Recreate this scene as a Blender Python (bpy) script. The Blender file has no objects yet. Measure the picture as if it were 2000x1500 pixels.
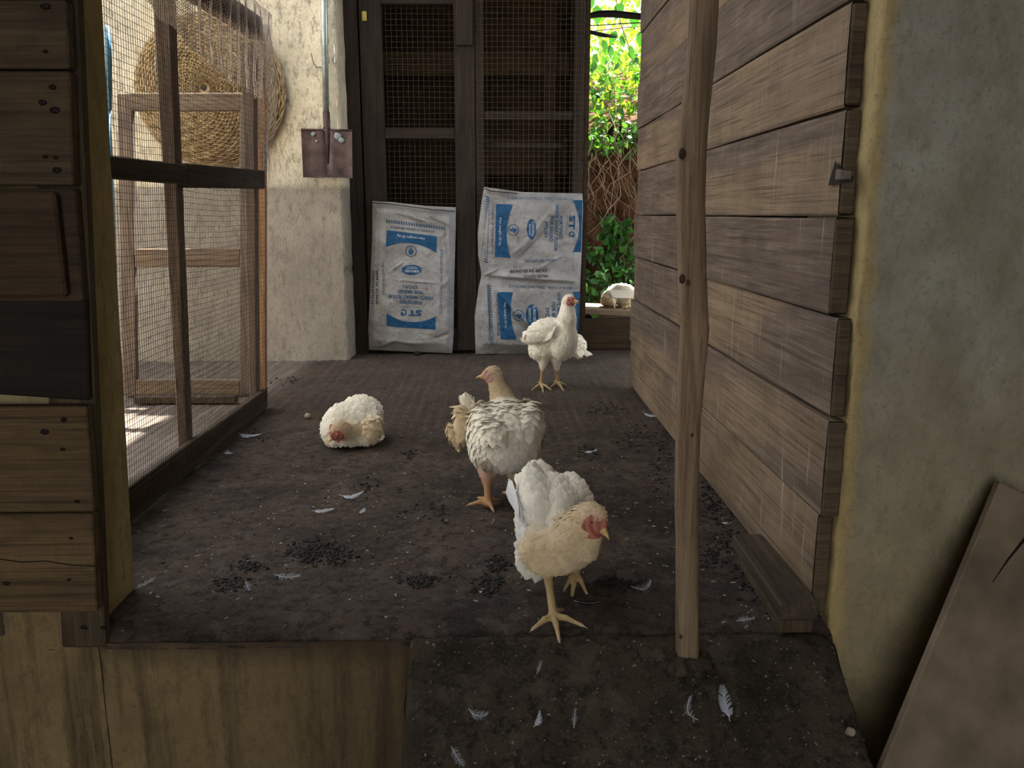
import bpy, math, random
import numpy as np
from mathutils import Vector, Matrix, noise
random.seed(7); np.random.seed(7)
SC = bpy.context.scene
COL = SC.collection
R = math.radians
# ------------------------------------------------------------------ camera
F = 1600.0; TH = math.atan(330/F); PSI = math.atan(32*math.cos(TH)/F); H = 0.72
cd = bpy.data.cameras.new('camera'); cam = bpy.data.objects.new('camera', cd); COL.objects.link(cam)
cd.sensor_width = 36; cd.sensor_fit = 'HORIZONTAL'; cd.lens = F*36/2000; cd.clip_start = .02; cd.clip_end = 200
cam.location = (0, 0, H); cam.rotation_euler = (R(90)-TH, 0, -PSI)
SC.camera = cam
# ------------------------------------------------------------------ world, sun, exposure
W = bpy.data.worlds.new('sky'); SC.world = W; W.use_nodes = True
bg = W.node_tree.nodes['Background']; bg.inputs[0].default_value = (.93, .97, 1.0, 1); bg.inputs[1].default_value = 2.6
sd = bpy.data.lights.new('sun', 'SUN'); sun = bpy.data.objects.new('sun', sd); COL.objects.link(sun)
sd.energy = 24.0; sd.angle = R(.6); sd.color = (1, .94, .82)
SUN = Vector((.2, .40, .85)).normalized()
sun.rotation_euler = SUN.to_track_quat('Z', 'Y').to_euler()
SC.view_settings.view_transform = 'Standard'; SC.view_settings.look = 'None'
SC.view_settings.gamma = 1; SC.view_settings.use_curve_mapping = False
SC.view_settings.exposure = 0.6

# ------------------------------------------------------------------ helpers
def P(px, py, X=None, Y=None, Z=None):
    """a point of the place from where it shows on a known plane (2000x1500 frame)"""
    px = float(px); py = float(py); x = (px-1000)/F; y = -(py-750)/F
    f = Vector((math.sin(PSI)*math.cos(TH), math.cos(PSI)*math.cos(TH), -math.sin(TH)))
    r = Vector((math.cos(PSI), -math.sin(PSI), 0)); u = Vector((math.sin(PSI)*math.sin(TH), math.cos(PSI)*math.sin(TH), math.cos(TH)))
    d = f+x*r+y*u
    t = X/d.x if X is not None else (Y/d.y if Y is not None else (Z-H)/d.z)
    return Vector((0, 0, H))+d*t

class MB:
    def __init__(s): s.v = []; s.f = []; s.c = []; s.smooth = True; s.mi = []
    def add(s, vs, fs, col=None, mi=0):
        n = len(s.v); s.v.extend([tuple(v) for v in vs]); s.f.extend([tuple(i+n for i in f) for f in fs])
        s.mi.extend([mi]*len(fs))
        if col is not None: s.c.extend([col]*len(vs))
    def grid(s, fn, nu, nv, col=None, close_u=False, mi=0):
        vs = [fn(i/nu if not close_u else i/nu, j/nv) for j in range(nv+1) for i in range(nu if close_u else nu+1)]
        w = nu if close_u else nu+1
        fs = [(j*w+i, j*w+(i+1) % w, (j+1)*w+(i+1) % w, (j+1)*w+i) for j in range(nv) for i in range(nu)]
        s.add(vs, fs, col, mi)
    def hexa(s, c8, bev=.0, col=None, mi=0):
        """box from 8 corners (bottom 4 ccw, top 4 ccw); bevelled when bev > 0"""
        c8 = [Vector(c) for c in c8]
        F6 = [(3, 2, 1, 0), (4, 5, 6, 7), (0, 1, 5, 4), (1, 2, 6, 5), (2, 3, 7, 6), (3, 0, 4, 7)]
        if bev <= 0:
            s.add(c8, F6, col, mi); return
        # each face is inset; corners chamfered
        vs = []; idx = {}
        for fi, f in enumerate(F6):
            ps = [c8[i] for i in f]
            for k in range(4):
                p, a, b = ps[k], ps[k-1], ps[(k+1) % 4]
                da = (a-p); db = (b-p)
                la = da.length; lb = db.length
                q = p+da*(min(bev, la*.4)/max(la, 1e-6))+db*(min(bev, lb*.4)/max(lb, 1e-6))
                idx[(fi, f[k])] = len(vs); vs.append(q)
        fs = [tuple(idx[(fi, i)] for i in f) for fi, f in enumerate(F6)]
        edges = {}
        for fi, f in enumerate(F6):
            for k in range(4):
                e = (f[k], f[(k+1) % 4]); edges[e] = fi
        done = set()
        for (a, b), fi in edges.items():
            if (b, a) in done: continue
            done.add((a, b)); fj = edges[(b, a)]
            fs.append((idx[(fi, b)], idx[(fi, a)], idx[(fj, a)], idx[(fj, b)]))
        for c in range(8):
            fl = [fi for fi, f in enumerate(F6) if c in f]
            tri = [idx[(fi, c)] for fi in fl]
            n = (vs[tri[1]]-vs[tri[0]]).cross(vs[tri[2]]-vs[tri[0]])
            cen = sum(c8, Vector())/8
            if n.dot(vs[tri[0]]-cen) < 0: tri.reverse()
            fs.append(tuple(tri))
        s.add(vs, fs, col, mi)
    def box(s, x0, x1, y0, y1, z0, z1, bev=0, col=None):
        s.hexa([(x0, y0, z0), (x1, y0, z0), (x1, y1, z0), (x0, y1, z0), (x0, y0, z1), (x1, y0, z1), (x1, y1, z1), (x0, y1, z1)], bev, col)
    def tube(s, pts, r, n=6, col=None, cap=True):
        pts = [Vector(p) for p in pts]; m = len(pts)
        rs = r if isinstance(r, (list, tuple)) else [r]*m
        vs = []; up = None
        for i, p in enumerate(pts):
            t = (pts[min(i+1, m-1)]-pts[max(i-1, 0)])
            t = t.normalized() if t.length > 1e-9 else Vector((0, 0, 1))
            if up is None:
                up = Vector((0, 0, 1)) if abs(t.z) < .9 else Vector((1, 0, 0))
            a = (up-t*up.dot(t)); a = a.normalized() if a.length > 1e-6 else t.orthogonal().normalized()
            up = a; b = t.cross(a)
            for k in range(n):
                th = 2*math.pi*k/n
                vs.append(p+(a*math.cos(th)+b*math.sin(th))*rs[i])
        fs = [(i*n+k, i*n+(k+1) % n, (i+1)*n+(k+1) % n, (i+1)*n+k) for i in range(m-1) for k in range(n)]
        if cap and n > 3: fs += [tuple(range(n-1, -1, -1)), tuple(range((m-1)*n, m*n))]
        s.add(vs, fs, col)
    def ball(s, c, r, n=8, col=None, jit=0):
        c = Vector(c); rr = r if isinstance(r, (list, tuple)) else (r, r, r)
        def fn(u, v):
            a = 2*math.pi*u; b = math.pi*(v-.5); k = 1+jit*random.uniform(-1, 1)
            return (c.x+rr[0]*k*math.cos(b)*math.cos(a), c.y+rr[1]*k*math.cos(b)*math.sin(a), c.z+rr[2]*k*math.sin(b))
        s.grid(fn, n, max(4, n//2), col, close_u=True)

def obj(name, mb, mat, parent=None, smooth=True, origin=None):
    me = bpy.data.meshes.new(name)
    if parent is not None: o0 = Vector(parent['_w'])
    elif origin is not None: o0 = Vector(origin)
    else:
        a = np.array(mb.v); lo = a.min(0); hi = a.max(0); o0 = Vector(((lo[0]+hi[0])/2, (lo[1]+hi[1])/2, lo[2]))
    vs = (np.array(mb.v, dtype=float)-np.array(o0)).tolist() if len(mb.v) else []
    me.from_pydata(vs, [], mb.f)
    if smooth: me.polygons.foreach_set('use_smooth', [True]*len(me.polygons))
    mats = mat if isinstance(mat, (list, tuple)) else [mat]
    for m in mats: me.materials.append(m)
    if len(mats) > 1: me.polygons.foreach_set('material_index', mb.mi)
    if mb.c and len(mb.c) == len(mb.v):
        at = me.color_attributes.new('Col', 'FLOAT_COLOR', 'POINT')
        at.data.foreach_set('color', np.array([(c[0], c[1], c[2], 1) for c in mb.c], dtype=np.float32).ravel())
    me.update()
    o = bpy.data.objects.new(name, me); COL.objects.link(o)
    if parent is not None:
        o.parent = parent; o['_w'] = list(o0)
    else:
        o.location = o0; o['_w'] = list(o0)
    return o

def tag(o, label, cat, group=None, kind=None):
    if label: o['label'] = label
    if cat: o['category'] = cat
    if group: o['group'] = group
    if kind: o['kind'] = kind
    return o
def thing(name, label, cat, loc, group=None, kind=None):
    o = bpy.data.objects.new(name, None); COL.objects.link(o); o.location = loc; o['_w'] = list(loc); o.empty_display_size = .05
    return tag(o, label, cat, group, kind)
def fbm(x, y, z=0, o=4):
    return noise.fractal(Vector((x, y, z)), 1.0, 2.0, o)

# ------------------------------------------------------------------ materials
class NT:
    def __init__(s, name):
        s.m = bpy.data.materials.new(name); s.m.use_nodes = True; s.t = s.m.node_tree
        s.b = s.t.nodes['Principled BSDF']; s.b.inputs['Specular IOR Level'].default_value = .25
    def n(s, typ, **kw):
        nd = s.t.nodes.new(typ)
        for k, v in kw.items():
            if hasattr(nd, k) and k not in ('Scale',): setattr(nd, k, v)
            else: nd.inputs[k].default_value = v
        return nd
    def l(s, a, b): s.t.links.new(a, b)
    def coord(s, scale=(1, 1, 1), rand=0, loc=(0, 0, 0), kind='Object', rot=(0, 0, 0)):
        tc = s.n('ShaderNodeTexCoord'); mp = s.n('ShaderNodeMapping'); mp.inputs['Scale'].default_value = scale
        mp.inputs['Rotation'].default_value = rot
        mp.inputs['Location'].default_value = loc
        if rand:
            oi = s.n('ShaderNodeObjectInfo'); mu = s.n('ShaderNodeMath', operation='MULTIPLY'); mu.inputs[1].default_value = rand
            s.l(oi.outputs['Random'], mu.inputs[0])
            ad = s.n('ShaderNodeVectorMath', operation='ADD'); s.l(tc.outputs[kind], ad.inputs[0]); s.l(mu.outputs[0], ad.inputs[1])
            s.l(ad.outputs[0], mp.inputs[0])
        else: s.l(tc.outputs[kind], mp.inputs[0])
        return mp.outputs[0]
    def noise(s, vec, scale, detail=5, rough=.6, dist=0):
        nd = s.n('ShaderNodeTexNoise'); nd.inputs['Scale'].default_value = scale; nd.inputs['Detail'].default_value = detail
        nd.inputs['Roughness'].default_value = rough; nd.inputs['Distortion'].default_value = dist
        s.l(vec, nd.inputs['Vector']); return nd.outputs['Fac']
    def ramp(s, fac, stops, interp='LINEAR'):
        nd = s.n('ShaderNodeValToRGB'); cr = nd.color_ramp; cr.interpolation = interp
        while len(cr.elements) > 1: cr.elements.remove(cr.elements[-1])
        for i, (p, c) in enumerate(stops):
            e = cr.elements[0] if i == 0 else cr.elements.new(p)
            e.position = p
            c = c if isinstance(c, (tuple, list)) else (c, c, c)
            e.color = (c[0], c[1], c[2], 1)
        s.l(fac, nd.inputs[0]); return nd.outputs[0]
    def mix(s, fac, a, b, mode='MIX'):
        nd = s.n('ShaderNodeMix', data_type='RGBA', blend_type=mode)
        for k, v in (('Factor', fac), ('A', a), ('B', b)):
            sk = nd.inputs[0] if k == 'Factor' else (nd.inputs[6] if k == 'A' else nd.inputs[7])
            if isinstance(v, (int, float)): sk.default_value = v if k == 'Factor' else (v, v, v, 1)
            elif isinstance(v, tuple): sk.default_value = (v[0], v[1], v[2], 1)
            else: s.l(v, sk)
        return nd.outputs[2]
    def math(s, op, a, b=0.0):
        nd = s.n('ShaderNodeMath', operation=op)
        for i, v in enumerate((a, b)):
            if isinstance(v, (int, float)): nd.inputs[i].default_value = v
            else: s.l(v, nd.inputs[i])
        return nd.outputs[0]
    def z(s, kind='Object', ax='Z'):
        tc = s.n('ShaderNodeTexCoord'); sp = s.n('ShaderNodeSeparateXYZ'); s.l(tc.outputs[kind], sp.inputs[0]); return sp.outputs[ax]
    def gpos(s, ax):
        g = s.n('ShaderNodeNewGeometry'); sp = s.n('ShaderNodeSeparateXYZ'); s.l(g.outputs['Position'], sp.inputs[0]); return sp.outputs[ax]
    def bump(s, h, dist=.002, strength=1.0, prev=None):
        nd = s.n('ShaderNodeBump'); nd.inputs['Distance'].default_value = dist; nd.inputs['Strength'].default_value = strength
        s.l(h, nd.inputs['Height'])
        if prev is not None: s.l(prev, nd.inputs['Normal'])
        return nd.outputs[0]
    def out(s, col=None, rough=.85, nrm=None, spec=None, metal=None):
        if col is not None:
            if isinstance(col, tuple): s.b.inputs['Base Color'].default_value = (*col[:3], 1)
            else: s.l(col, s.b.inputs['Base Color'])
        if isinstance(rough, (int, float)): s.b.inputs['Roughness'].default_value = rough
        else: s.l(rough, s.b.inputs['Roughness'])
        if nrm is not None: s.l(nrm, s.b.inputs['Normal'])
        if spec is not None: s.b.inputs['Specular IOR Level'].default_value = spec
        if metal is not None: s.b.inputs['Metallic'].default_value = metal
        return s.m

def wood(name, c0, c1, c2, axis='Y', grain=1.0, saw=.35, rough=.8, drips=0.0, bump=.0015, band=0.0, knots=.5):
    """sawn wood: fibres along `axis`, growth rings, saw marks across, knots"""
    s = NT(name)
    st = {'X': (1.2, 18, 18), 'Y': (18, 1.2, 18), 'Z': (18, 18, 1.2)}[axis]
    st2 = {'X': (.6, 5, 5), 'Y': (5, .6, 5), 'Z': (5, 5, .6)}[axis]
    st3 = {'X': (170, 5, 5), 'Y': (5, 170, 5), 'Z': (5, 5, 170)}[axis]
    v = s.coord(st, rand=9); v2 = s.coord(st2, rand=9); v3 = s.coord(st3, rand=5)
    a = s.noise(v, 3*grain, 6, .65, .35)
    big = s.noise(v2, 1.1, 3, .55, 1.6)
    wv = s.math('FRACT', s.math('MULTIPLY', big, 9.0))
    ringd = s.ramp(wv, [(0, .55), (.25, 1), (.8, .95), (1, .5)])
    col = s.ramp(a, [(.28, c0), (.5, c1), (.72, c2)])
    col = s.mix(.5, col, ringd, 'MULTIPLY')
    if band:
        bn = s.noise(v2, .55, 2, .5, .6)
        col = s.mix(s.math('MULTIPLY', s.ramp(bn, [(.5, 0), (.56, 1), (.66, 1), (.7, 0)]), band), col, (.32, .22, .115))
    # weather patches
    w0 = s.noise(s.coord((1, 1, 1), rand=5), 5, 5, .6)
    col = s.mix(s.ramp(w0, [(.4, 0), (.75, .5)]), col, tuple(x*.55 for x in c0))
    sw = s.noise(v3, 3, 2, .5)
    col = s.mix(s.math('MULTIPLY', s.ramp(sw, [(.35, 1), (.5, 0)]), saw), col, tuple(x*.6 for x in c1))
    fg = s.noise(s.coord({'X': (2.6, 210, 210), 'Y': (210, 2.6, 210), 'Z': (210, 210, 2.6)}[axis], rand=7), 1.0, 4, .7, .5)
    col = s.mix(s.ramp(fg, [(.34, .7), (.47, 0)]), col, tuple(x*.35 for x in c0))
    col = s.mix(s.ramp(fg, [(.56, 0), (.7, .35)]), col, tuple(min(1, x*1.5) for x in c2))
    h = s.mix(.5, fg, wv)
    if knots:
        vo = s.n('ShaderNodeTexVoronoi'); kv = s.coord({'X': (3, 7, 7), 'Y': (7, 3, 7), 'Z': (7, 7, 3)}[axis], rand=7)
        s.l(kv, vo.inputs['Vector']); vo.inputs['Scale'].default_value = 1.1
        km = s.ramp(vo.outputs['Distance'], [(.03, 1), (.1, .6), (.16, 0)])
        col = s.mix(s.math('MULTIPLY', km, knots), col, tuple(x*.3 for x in c0))
    if drips:
        dv = s.coord((60, 60, 3.2)); dn = s.noise(dv, 1, 3, .6)
        dz = s.noise(s.coord((3, 3, 3)), 1.2, 2, .5)
        col = s.mix(s.math('MULTIPLY', s.math('MULTIPLY', s.ramp(dn, [(.63, 0), (.7, 1)]), s.ramp(dz, [(.45, 0), (.6, 1)])), drips), col, (.45, .42, .38))
    nrm = s.bump(h, bump); nrm = s.bump(sw, bump*.5, 1, nrm)
    return s.out(col, rough, nrm)

def plaster(name, top, low, zsplit, soft=.05, bump=.004, rough=.92, streak=0.0, bscale=60, yellow=None, mottled=.5, edge=None):
    s = NT(name)
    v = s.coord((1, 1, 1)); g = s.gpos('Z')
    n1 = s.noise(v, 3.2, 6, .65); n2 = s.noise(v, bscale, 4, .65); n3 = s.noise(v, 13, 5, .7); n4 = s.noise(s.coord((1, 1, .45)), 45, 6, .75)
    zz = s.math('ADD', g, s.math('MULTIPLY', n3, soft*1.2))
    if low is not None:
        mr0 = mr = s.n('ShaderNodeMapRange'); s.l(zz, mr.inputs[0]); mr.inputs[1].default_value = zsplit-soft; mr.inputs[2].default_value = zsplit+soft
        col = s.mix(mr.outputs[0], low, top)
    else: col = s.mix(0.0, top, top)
    col = s.mix(s.math('MULTIPLY', s.ramp(n1, [(.38, 1), (.62, 0)]), mottled), col, tuple(x*.55 for x in (low or top)))
    col = s.mix(s.ramp(n3, [(.35, .35), (.55, 0)]), col, tuple(x*.5 for x in top))
    if edge:
        mr = s.n('ShaderNodeMapRange'); s.l(s.math('ADD', s.gpos('X'), s.math('MULTIPLY', n3, .05)), mr.inputs[0]); mr.inputs[1].default_value = .655; mr.inputs[2].default_value = .635
        col = s.mix(s.math('MULTIPLY', mr.outputs[0], .8), col, edge)  # yellow light along the wall's edge strip, painted into the colour
    col = s.mix(s.ramp(n4, [(.36, .4 if edge else .75), (.5, 0)]), col, tuple(x*.5 for x in (low or top)))
    pit = s.ramp(n2, [(.30, 1), (.44, 0)])
    col = s.mix(s.math('MULTIPLY', pit, .6), col, tuple(x*.4 for x in top))
    if streak:
        dn = s.noise(s.coord((9, 9, .55)), 1.5, 5, .7, .2)
        fine = s.noise(s.coord((60, 60, 1.2)), 1.0, 3, .6)
        col = s.mix(s.math('MULTIPLY', s.ramp(dn, [(.5, 0), (.66, 1)]), streak), col, (.022, .014, .008))
        col = s.mix(s.math('MULTIPLY', s.ramp(fine, [(.6, 0), (.75, 1)]), streak*.6), col, (.03, .02, .011))
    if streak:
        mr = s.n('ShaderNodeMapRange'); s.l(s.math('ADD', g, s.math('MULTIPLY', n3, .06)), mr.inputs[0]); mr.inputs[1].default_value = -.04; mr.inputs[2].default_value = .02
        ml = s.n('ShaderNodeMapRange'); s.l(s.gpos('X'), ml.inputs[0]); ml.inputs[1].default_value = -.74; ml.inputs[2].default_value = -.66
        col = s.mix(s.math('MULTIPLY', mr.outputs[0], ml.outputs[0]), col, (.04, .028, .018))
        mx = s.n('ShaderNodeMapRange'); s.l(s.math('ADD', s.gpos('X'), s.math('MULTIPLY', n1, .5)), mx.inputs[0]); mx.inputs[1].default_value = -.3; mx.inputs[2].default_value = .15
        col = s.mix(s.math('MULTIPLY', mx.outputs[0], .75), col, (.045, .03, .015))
    if yellow: col = s.mix(s.math('MULTIPLY', s.ramp(s.noise(v, 2.1, 3, .5), [(.45, 0), (.65, .7)]), mr0.outputs[0]), col, yellow)
    nrm = s.bump(n2, bump*.6); nrm = s.bump(n4, bump*.9, 1, nrm)
    return s.out(col, rough, nrm)

def ground(name, base, dark, pale, flecks=.5, rake=0.0, bump=.006):
    s = NT(name); v = s.coord((1, 1, 1))
    a = s.noise(v, 4, 8, .7, .3); b = s.noise(v, 40, 5, .7); c = s.noise(v, 160, 3, .6)
    col = s.ramp(a, [(.34, dark), (.50, base), (.66, tuple(x*1.5 for x in base))])
    col = s.mix(s.ramp(b, [(.38, .85), (.5, 0)]), col, tuple(x*.6 for x in dark))
    col = s.mix(s.ramp(s.noise(v, 18, 6, .75), [(.52, 0), (.62, .45)]), col, pale)
    col = s.mix(s.ramp(c, [(.55, 0), (.75, .5)]), col, pale)
    sp = s.noise(v, 55, 2, .5); sp2 = s.noise(v, 3, 3, .6)
    fl = s.math('MULTIPLY', s.ramp(sp, [(.72, 0), (.76, 1)]), s.math('MULTIPLY', s.ramp(sp2, [(.35, .15), (.6, 1)]), flecks))
    col = s.mix(fl, col, (.38, .37, .36))
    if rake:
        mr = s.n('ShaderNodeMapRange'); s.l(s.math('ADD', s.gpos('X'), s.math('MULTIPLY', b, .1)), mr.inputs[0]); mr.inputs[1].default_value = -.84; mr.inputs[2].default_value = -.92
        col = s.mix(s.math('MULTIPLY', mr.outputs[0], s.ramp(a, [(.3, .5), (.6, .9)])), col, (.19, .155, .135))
    h = s.mix(.5, a, b); nrm = s.bump(b, bump*.6); nrm = s.bump(c, bump*.25, 1, nrm); nrm = s.bump(a, bump*2, 1, nrm)
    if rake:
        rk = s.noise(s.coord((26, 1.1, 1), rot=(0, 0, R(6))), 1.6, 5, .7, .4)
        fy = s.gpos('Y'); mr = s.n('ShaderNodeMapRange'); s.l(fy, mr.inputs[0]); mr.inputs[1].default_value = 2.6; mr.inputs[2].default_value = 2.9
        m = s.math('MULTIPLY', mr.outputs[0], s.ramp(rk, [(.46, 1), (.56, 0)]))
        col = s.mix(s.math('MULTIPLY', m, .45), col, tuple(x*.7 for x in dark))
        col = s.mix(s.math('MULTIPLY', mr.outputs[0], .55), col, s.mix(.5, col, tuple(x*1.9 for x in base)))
        nrm = s.bump(s.math('MULTIPLY', rk, mr.outputs[0]), .008*rake, 1, nrm)
    return s.out(col, .93, nrm)

def plain(name, col, rough=.6, metal=0, var=.25, scale=30, bump=0.0, spec=.3):
    s = NT(name); n = s.noise(s.coord(rand=3), scale, 4, .6)
    c = s.ramp(n, [(.3, tuple(x*(1-var) for x in col)), (.7, tuple(min(1, x*(1+var)) for x in col))])
    nr = s.bump(n, bump) if bump else None
    return s.out(c, rough, nr, spec, metal)
def vcol(name, rough=.8, trans=0.0, bump=0.0, bscale=200, spec=.2, tcol=None, gain=None):
    s = NT(name); a = s.n('ShaderNodeVertexColor', layer_name='Col')
    col = a.outputs[0]
    n = s.noise(s.coord(rand=2), bscale, 3, .6)
    col = s.mix(.35, col, s.ramp(n, [(.3, .75), (.7, 1)]), 'MULTIPLY')
    s.out(col, rough, s.bump(n, bump) if bump else None, spec)
    if trans:
        tr = s.n('ShaderNodeBsdfTranslucent'); mx = s.n('ShaderNodeMixShader'); mx.inputs[0].default_value = trans
        s.l(s.mix(1.0, col, tcol, 'MULTIPLY') if tcol else col, tr.inputs[0])
        s.l(s.b.outputs[0], mx.inputs[1]); s.l(tr.outputs[0], mx.inputs[2])
        s.l(mx.outputs[0], s.t.nodes['Material Output'].inputs[0])
    return s.m

M = {}
M['plank'] = wood('grey_brown_planks', (.080, .055, .039), (.128, .090, .066), (.195, .145, .112), 'Y', drips=.4, band=.4, saw=.45)
M['plank_end'] = wood('plank_end_grain', (.05, .035, .02), (.085, .06, .034), (.11, .08, .045), 'X', drips=0)
M['door_wood'] = wood('yellow_brown_boards', (.058, .036, .016), (.105, .068, .030), (.148, .098, .046), 'X', saw=.3, bump=.002)
M['door_up'] = wood('brown_boards', (.038, .026, .014), (.066, .045, .023), (.095, .067, .036), 'X', saw=.3, bump=.002)  # upper boards' colour darkened to hold them dim under the front light
M['door_dark'] = wood('near_black_board', (.008, .006, .004), (.016, .011, .007), (.03, .02, .012), 'X', saw=.2)  # near-black wood colour for a single board
M['door_mid'] = wood('dark_brown_board', (.03, .018, .009), (.05, .03, .014), (.075, .045, .021), 'X', saw=.2)
M['batten'] = wood('dark_batten_wood', (.04, .028, .015), (.07, .05, .026), (.1, .07, .04), 'Z')
M['gate'] = wood('weathered_gate_wood', (.085, .062, .05), (.14, .104, .085), (.2, .155, .13), 'Z', saw=.1)
M['gate_h'] = wood('weathered_gate_rail', (.035, .024, .016), (.06, .042, .028), (.09, .065, .045), 'Y', saw=.1)
M['frame2'] = wood('grey_frame_wood', (.1, .075, .06), (.165, .125, .1), (.23, .18, .145), 'Z', saw=.1)
M['frame2_h'] = wood('grey_frame_rail', (.12, .085, .06), (.19, .14, .1), (.26, .2, .15), 'X', saw=.1)
M['orange'] = wood('orange_brown_plank', (.26, .14, .075), (.36, .2, .11), (.45, .27, .155), 'Z', saw=.1, knots=0)
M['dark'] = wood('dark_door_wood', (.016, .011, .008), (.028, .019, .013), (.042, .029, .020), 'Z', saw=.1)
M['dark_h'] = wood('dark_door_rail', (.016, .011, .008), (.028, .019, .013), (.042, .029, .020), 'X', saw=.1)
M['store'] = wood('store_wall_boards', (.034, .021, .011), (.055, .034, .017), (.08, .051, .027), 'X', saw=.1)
M['pole'] = wood('peeled_pole_wood', (.13, .085, .05), (.19, .13, .078), (.25, .175, .108), 'Z', saw=0, knots=.6, band=0)
M['bench'] = wood('bench_board', (.16, .11, .07), (.24, .175, .115), (.33, .25, .17), 'X', saw=.1)
M['ply'] = plain('leaning_board_wood', (.15, .112, .074), .75, var=.35, scale=9, bump=.0005)
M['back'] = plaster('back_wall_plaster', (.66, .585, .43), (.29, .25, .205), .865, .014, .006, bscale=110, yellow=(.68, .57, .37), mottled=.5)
M['pillar'] = plaster('pillar_plaster', (.46, .36, .18), None, 0, bump=.0025, bscale=90, mottled=.4)
M['right'] = plaster('right_wall_plaster', (.31, .30, .25), (.30, .235, .125), .5, .3, .004, bscale=120, mottled=.6, edge=(.36, .26, .10))
M['base'] = plaster('platform_face_plaster', (.215, .152, .072), None, 0, bump=.006, streak=.8, bscale=90, mottled=.45)
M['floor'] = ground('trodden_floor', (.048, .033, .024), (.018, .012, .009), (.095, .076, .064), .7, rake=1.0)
M['ramp'] = ground('ramp_mud', (.038, .027, .016), (.015, .010, .006), (.08, .065, .045), .35, bump=.008)
M['dung'] = plain('dark_dung', (.012, .009, .007), .7, var=.5, bump=.003)
M['wire'] = plain('rusty_wire', (.075, .052, .04), .7, .1)
M['wire2'] = plain('dull_brown_wire', (.1, .075, .045), .6, .2)
M['net'] = plain('pale_grey_netting', (.62, .54, .48), .8)
M['steel'] = plain('galvanised_steel', (.33, .38, .37), .4, .75, var=.3, scale=25)
M['blade'] = plain('rusted_blade', (.07, .045, .042), .55, .4, var=.6, scale=14, bump=.001)
M['paint'] = plain('flaking_grey_paint', (.2, .23, .23), .6, .2)
M['brass'] = plain('yellow_hinge', (.5, .42, .1), .5, .2)
M['blue'] = plain('blue_plastic', (.12, .35, .62), .5)
M['black'] = plain('black_rubber', (.006, .006, .006), .5)
M['nail'] = plain('nail_iron', (.012, .008, .006), .6, .5)
M['soil'] = ground('red_soil_bank', (.15, .065, .03), (.05, .022, .012), (.2, .11, .06), 0, bump=.02)
M['earth'] = ground('outside_earth', (.12, .075, .045), (.05, .03, .02), (.2, .15, .1), .2)
M['root'] = plain('dry_roots', (.28, .2, .14), .8)
M['leaf'] = vcol('green_leaves', .45, .45, tcol=(1, 1, .35), spec=.4)
M['feather'] = vcol('hen_feathers', .75, .12)
M['body'] = vcol('hen_skin_and_down', .7, 0, .0006, 420)
M['wisp'] = vcol('loose_feather_vane', .8, .3)
M['eye'] = plain('dark_eye', (.02, .01, .008), .1, spec=.8)
M['comb'] = plain('pink_red_comb', (.42, .13, .11), .55, var=.25, scale=120)
M['beak'] = plain('horn_beak', (.55, .36, .14), .45, var=.25, scale=80)
M['roof'] = plain('roof_sheet', (.12, .1, .08), .9)
M['straw'] = plain('straw_bits', (.3, .25, .19), .9, var=.5)
M['ink'] = plain('blue_print', (.004, .058, .145), .55, var=.2, scale=40)
M['ink_dark'] = plain('dark_blue_print', (.015, .055, .12), .6, var=.3, scale=60)
M['ink_black'] = plain('black_ink_stamp', (.05, .05, .055), .7, var=.5, scale=90)
M['ink_white'] = plain('white_print', (.42, .46, .5), .7, var=.2)
M['ink_red'] = plain('red_mark', (.3, .05, .03), .7)
def sackmat():
    s = NT('woven_white_sack'); v = s.coord()
    n = s.noise(v, 5, 6, .65); n2 = s.noise(v, 24, 5, .7); wv = s.noise(s.coord((260, 1, 30)), 1, 2); wh = s.noise(s.coord((30, 1, 260)), 1, 2)
    col = s.ramp(n, [(.32, (.19, .182, .178)), (.6, (.35, .345, .35))])
    col = s.mix(s.ramp(n2, [(.3, .6), (.45, 0)]), col, (.17, .14, .11))
    col = s.mix(.25, col, s.ramp(wv, [(.3, .7), (.6, 1)]), 'MULTIPLY')
    z = s.z(); col = s.mix(s.ramp(z, [(.0, .5), (.06, 0)]), col, (.10, .085, .07))
    n5 = s.noise(v, 11, 7, .75, 1.2)
    col = s.mix(s.ramp(n5, [(.52, 0), (.70, .7)]), col, (.20, .165, .13))
    nr = s.bump(wh, .0006); nr = s.bump(wv, .0006, 1, nr); nr = s.bump(n2, .004, 1, nr); nr = s.bump(n5, .012, 1, nr)
    return s.out(col, .6, nr, .3)
M['sack'] = sackmat()
def wicker():
    s = NT('wicker'); n = s.noise(s.coord(rand=4), 35, 4, .6)
    return s.out(s.ramp(n, [(.3, (.13, .085, .045)), (.55, (.33, .235, .12)), (.75, (.48, .36, .2))]), .6, s.bump(n, .001))
M['wicker'] = wicker()

def structure(name, mb, m, smooth=False, origin=None):
    o = obj(name, mb, m, None, smooth, origin); o['kind'] = 'structure'; return o

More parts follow.
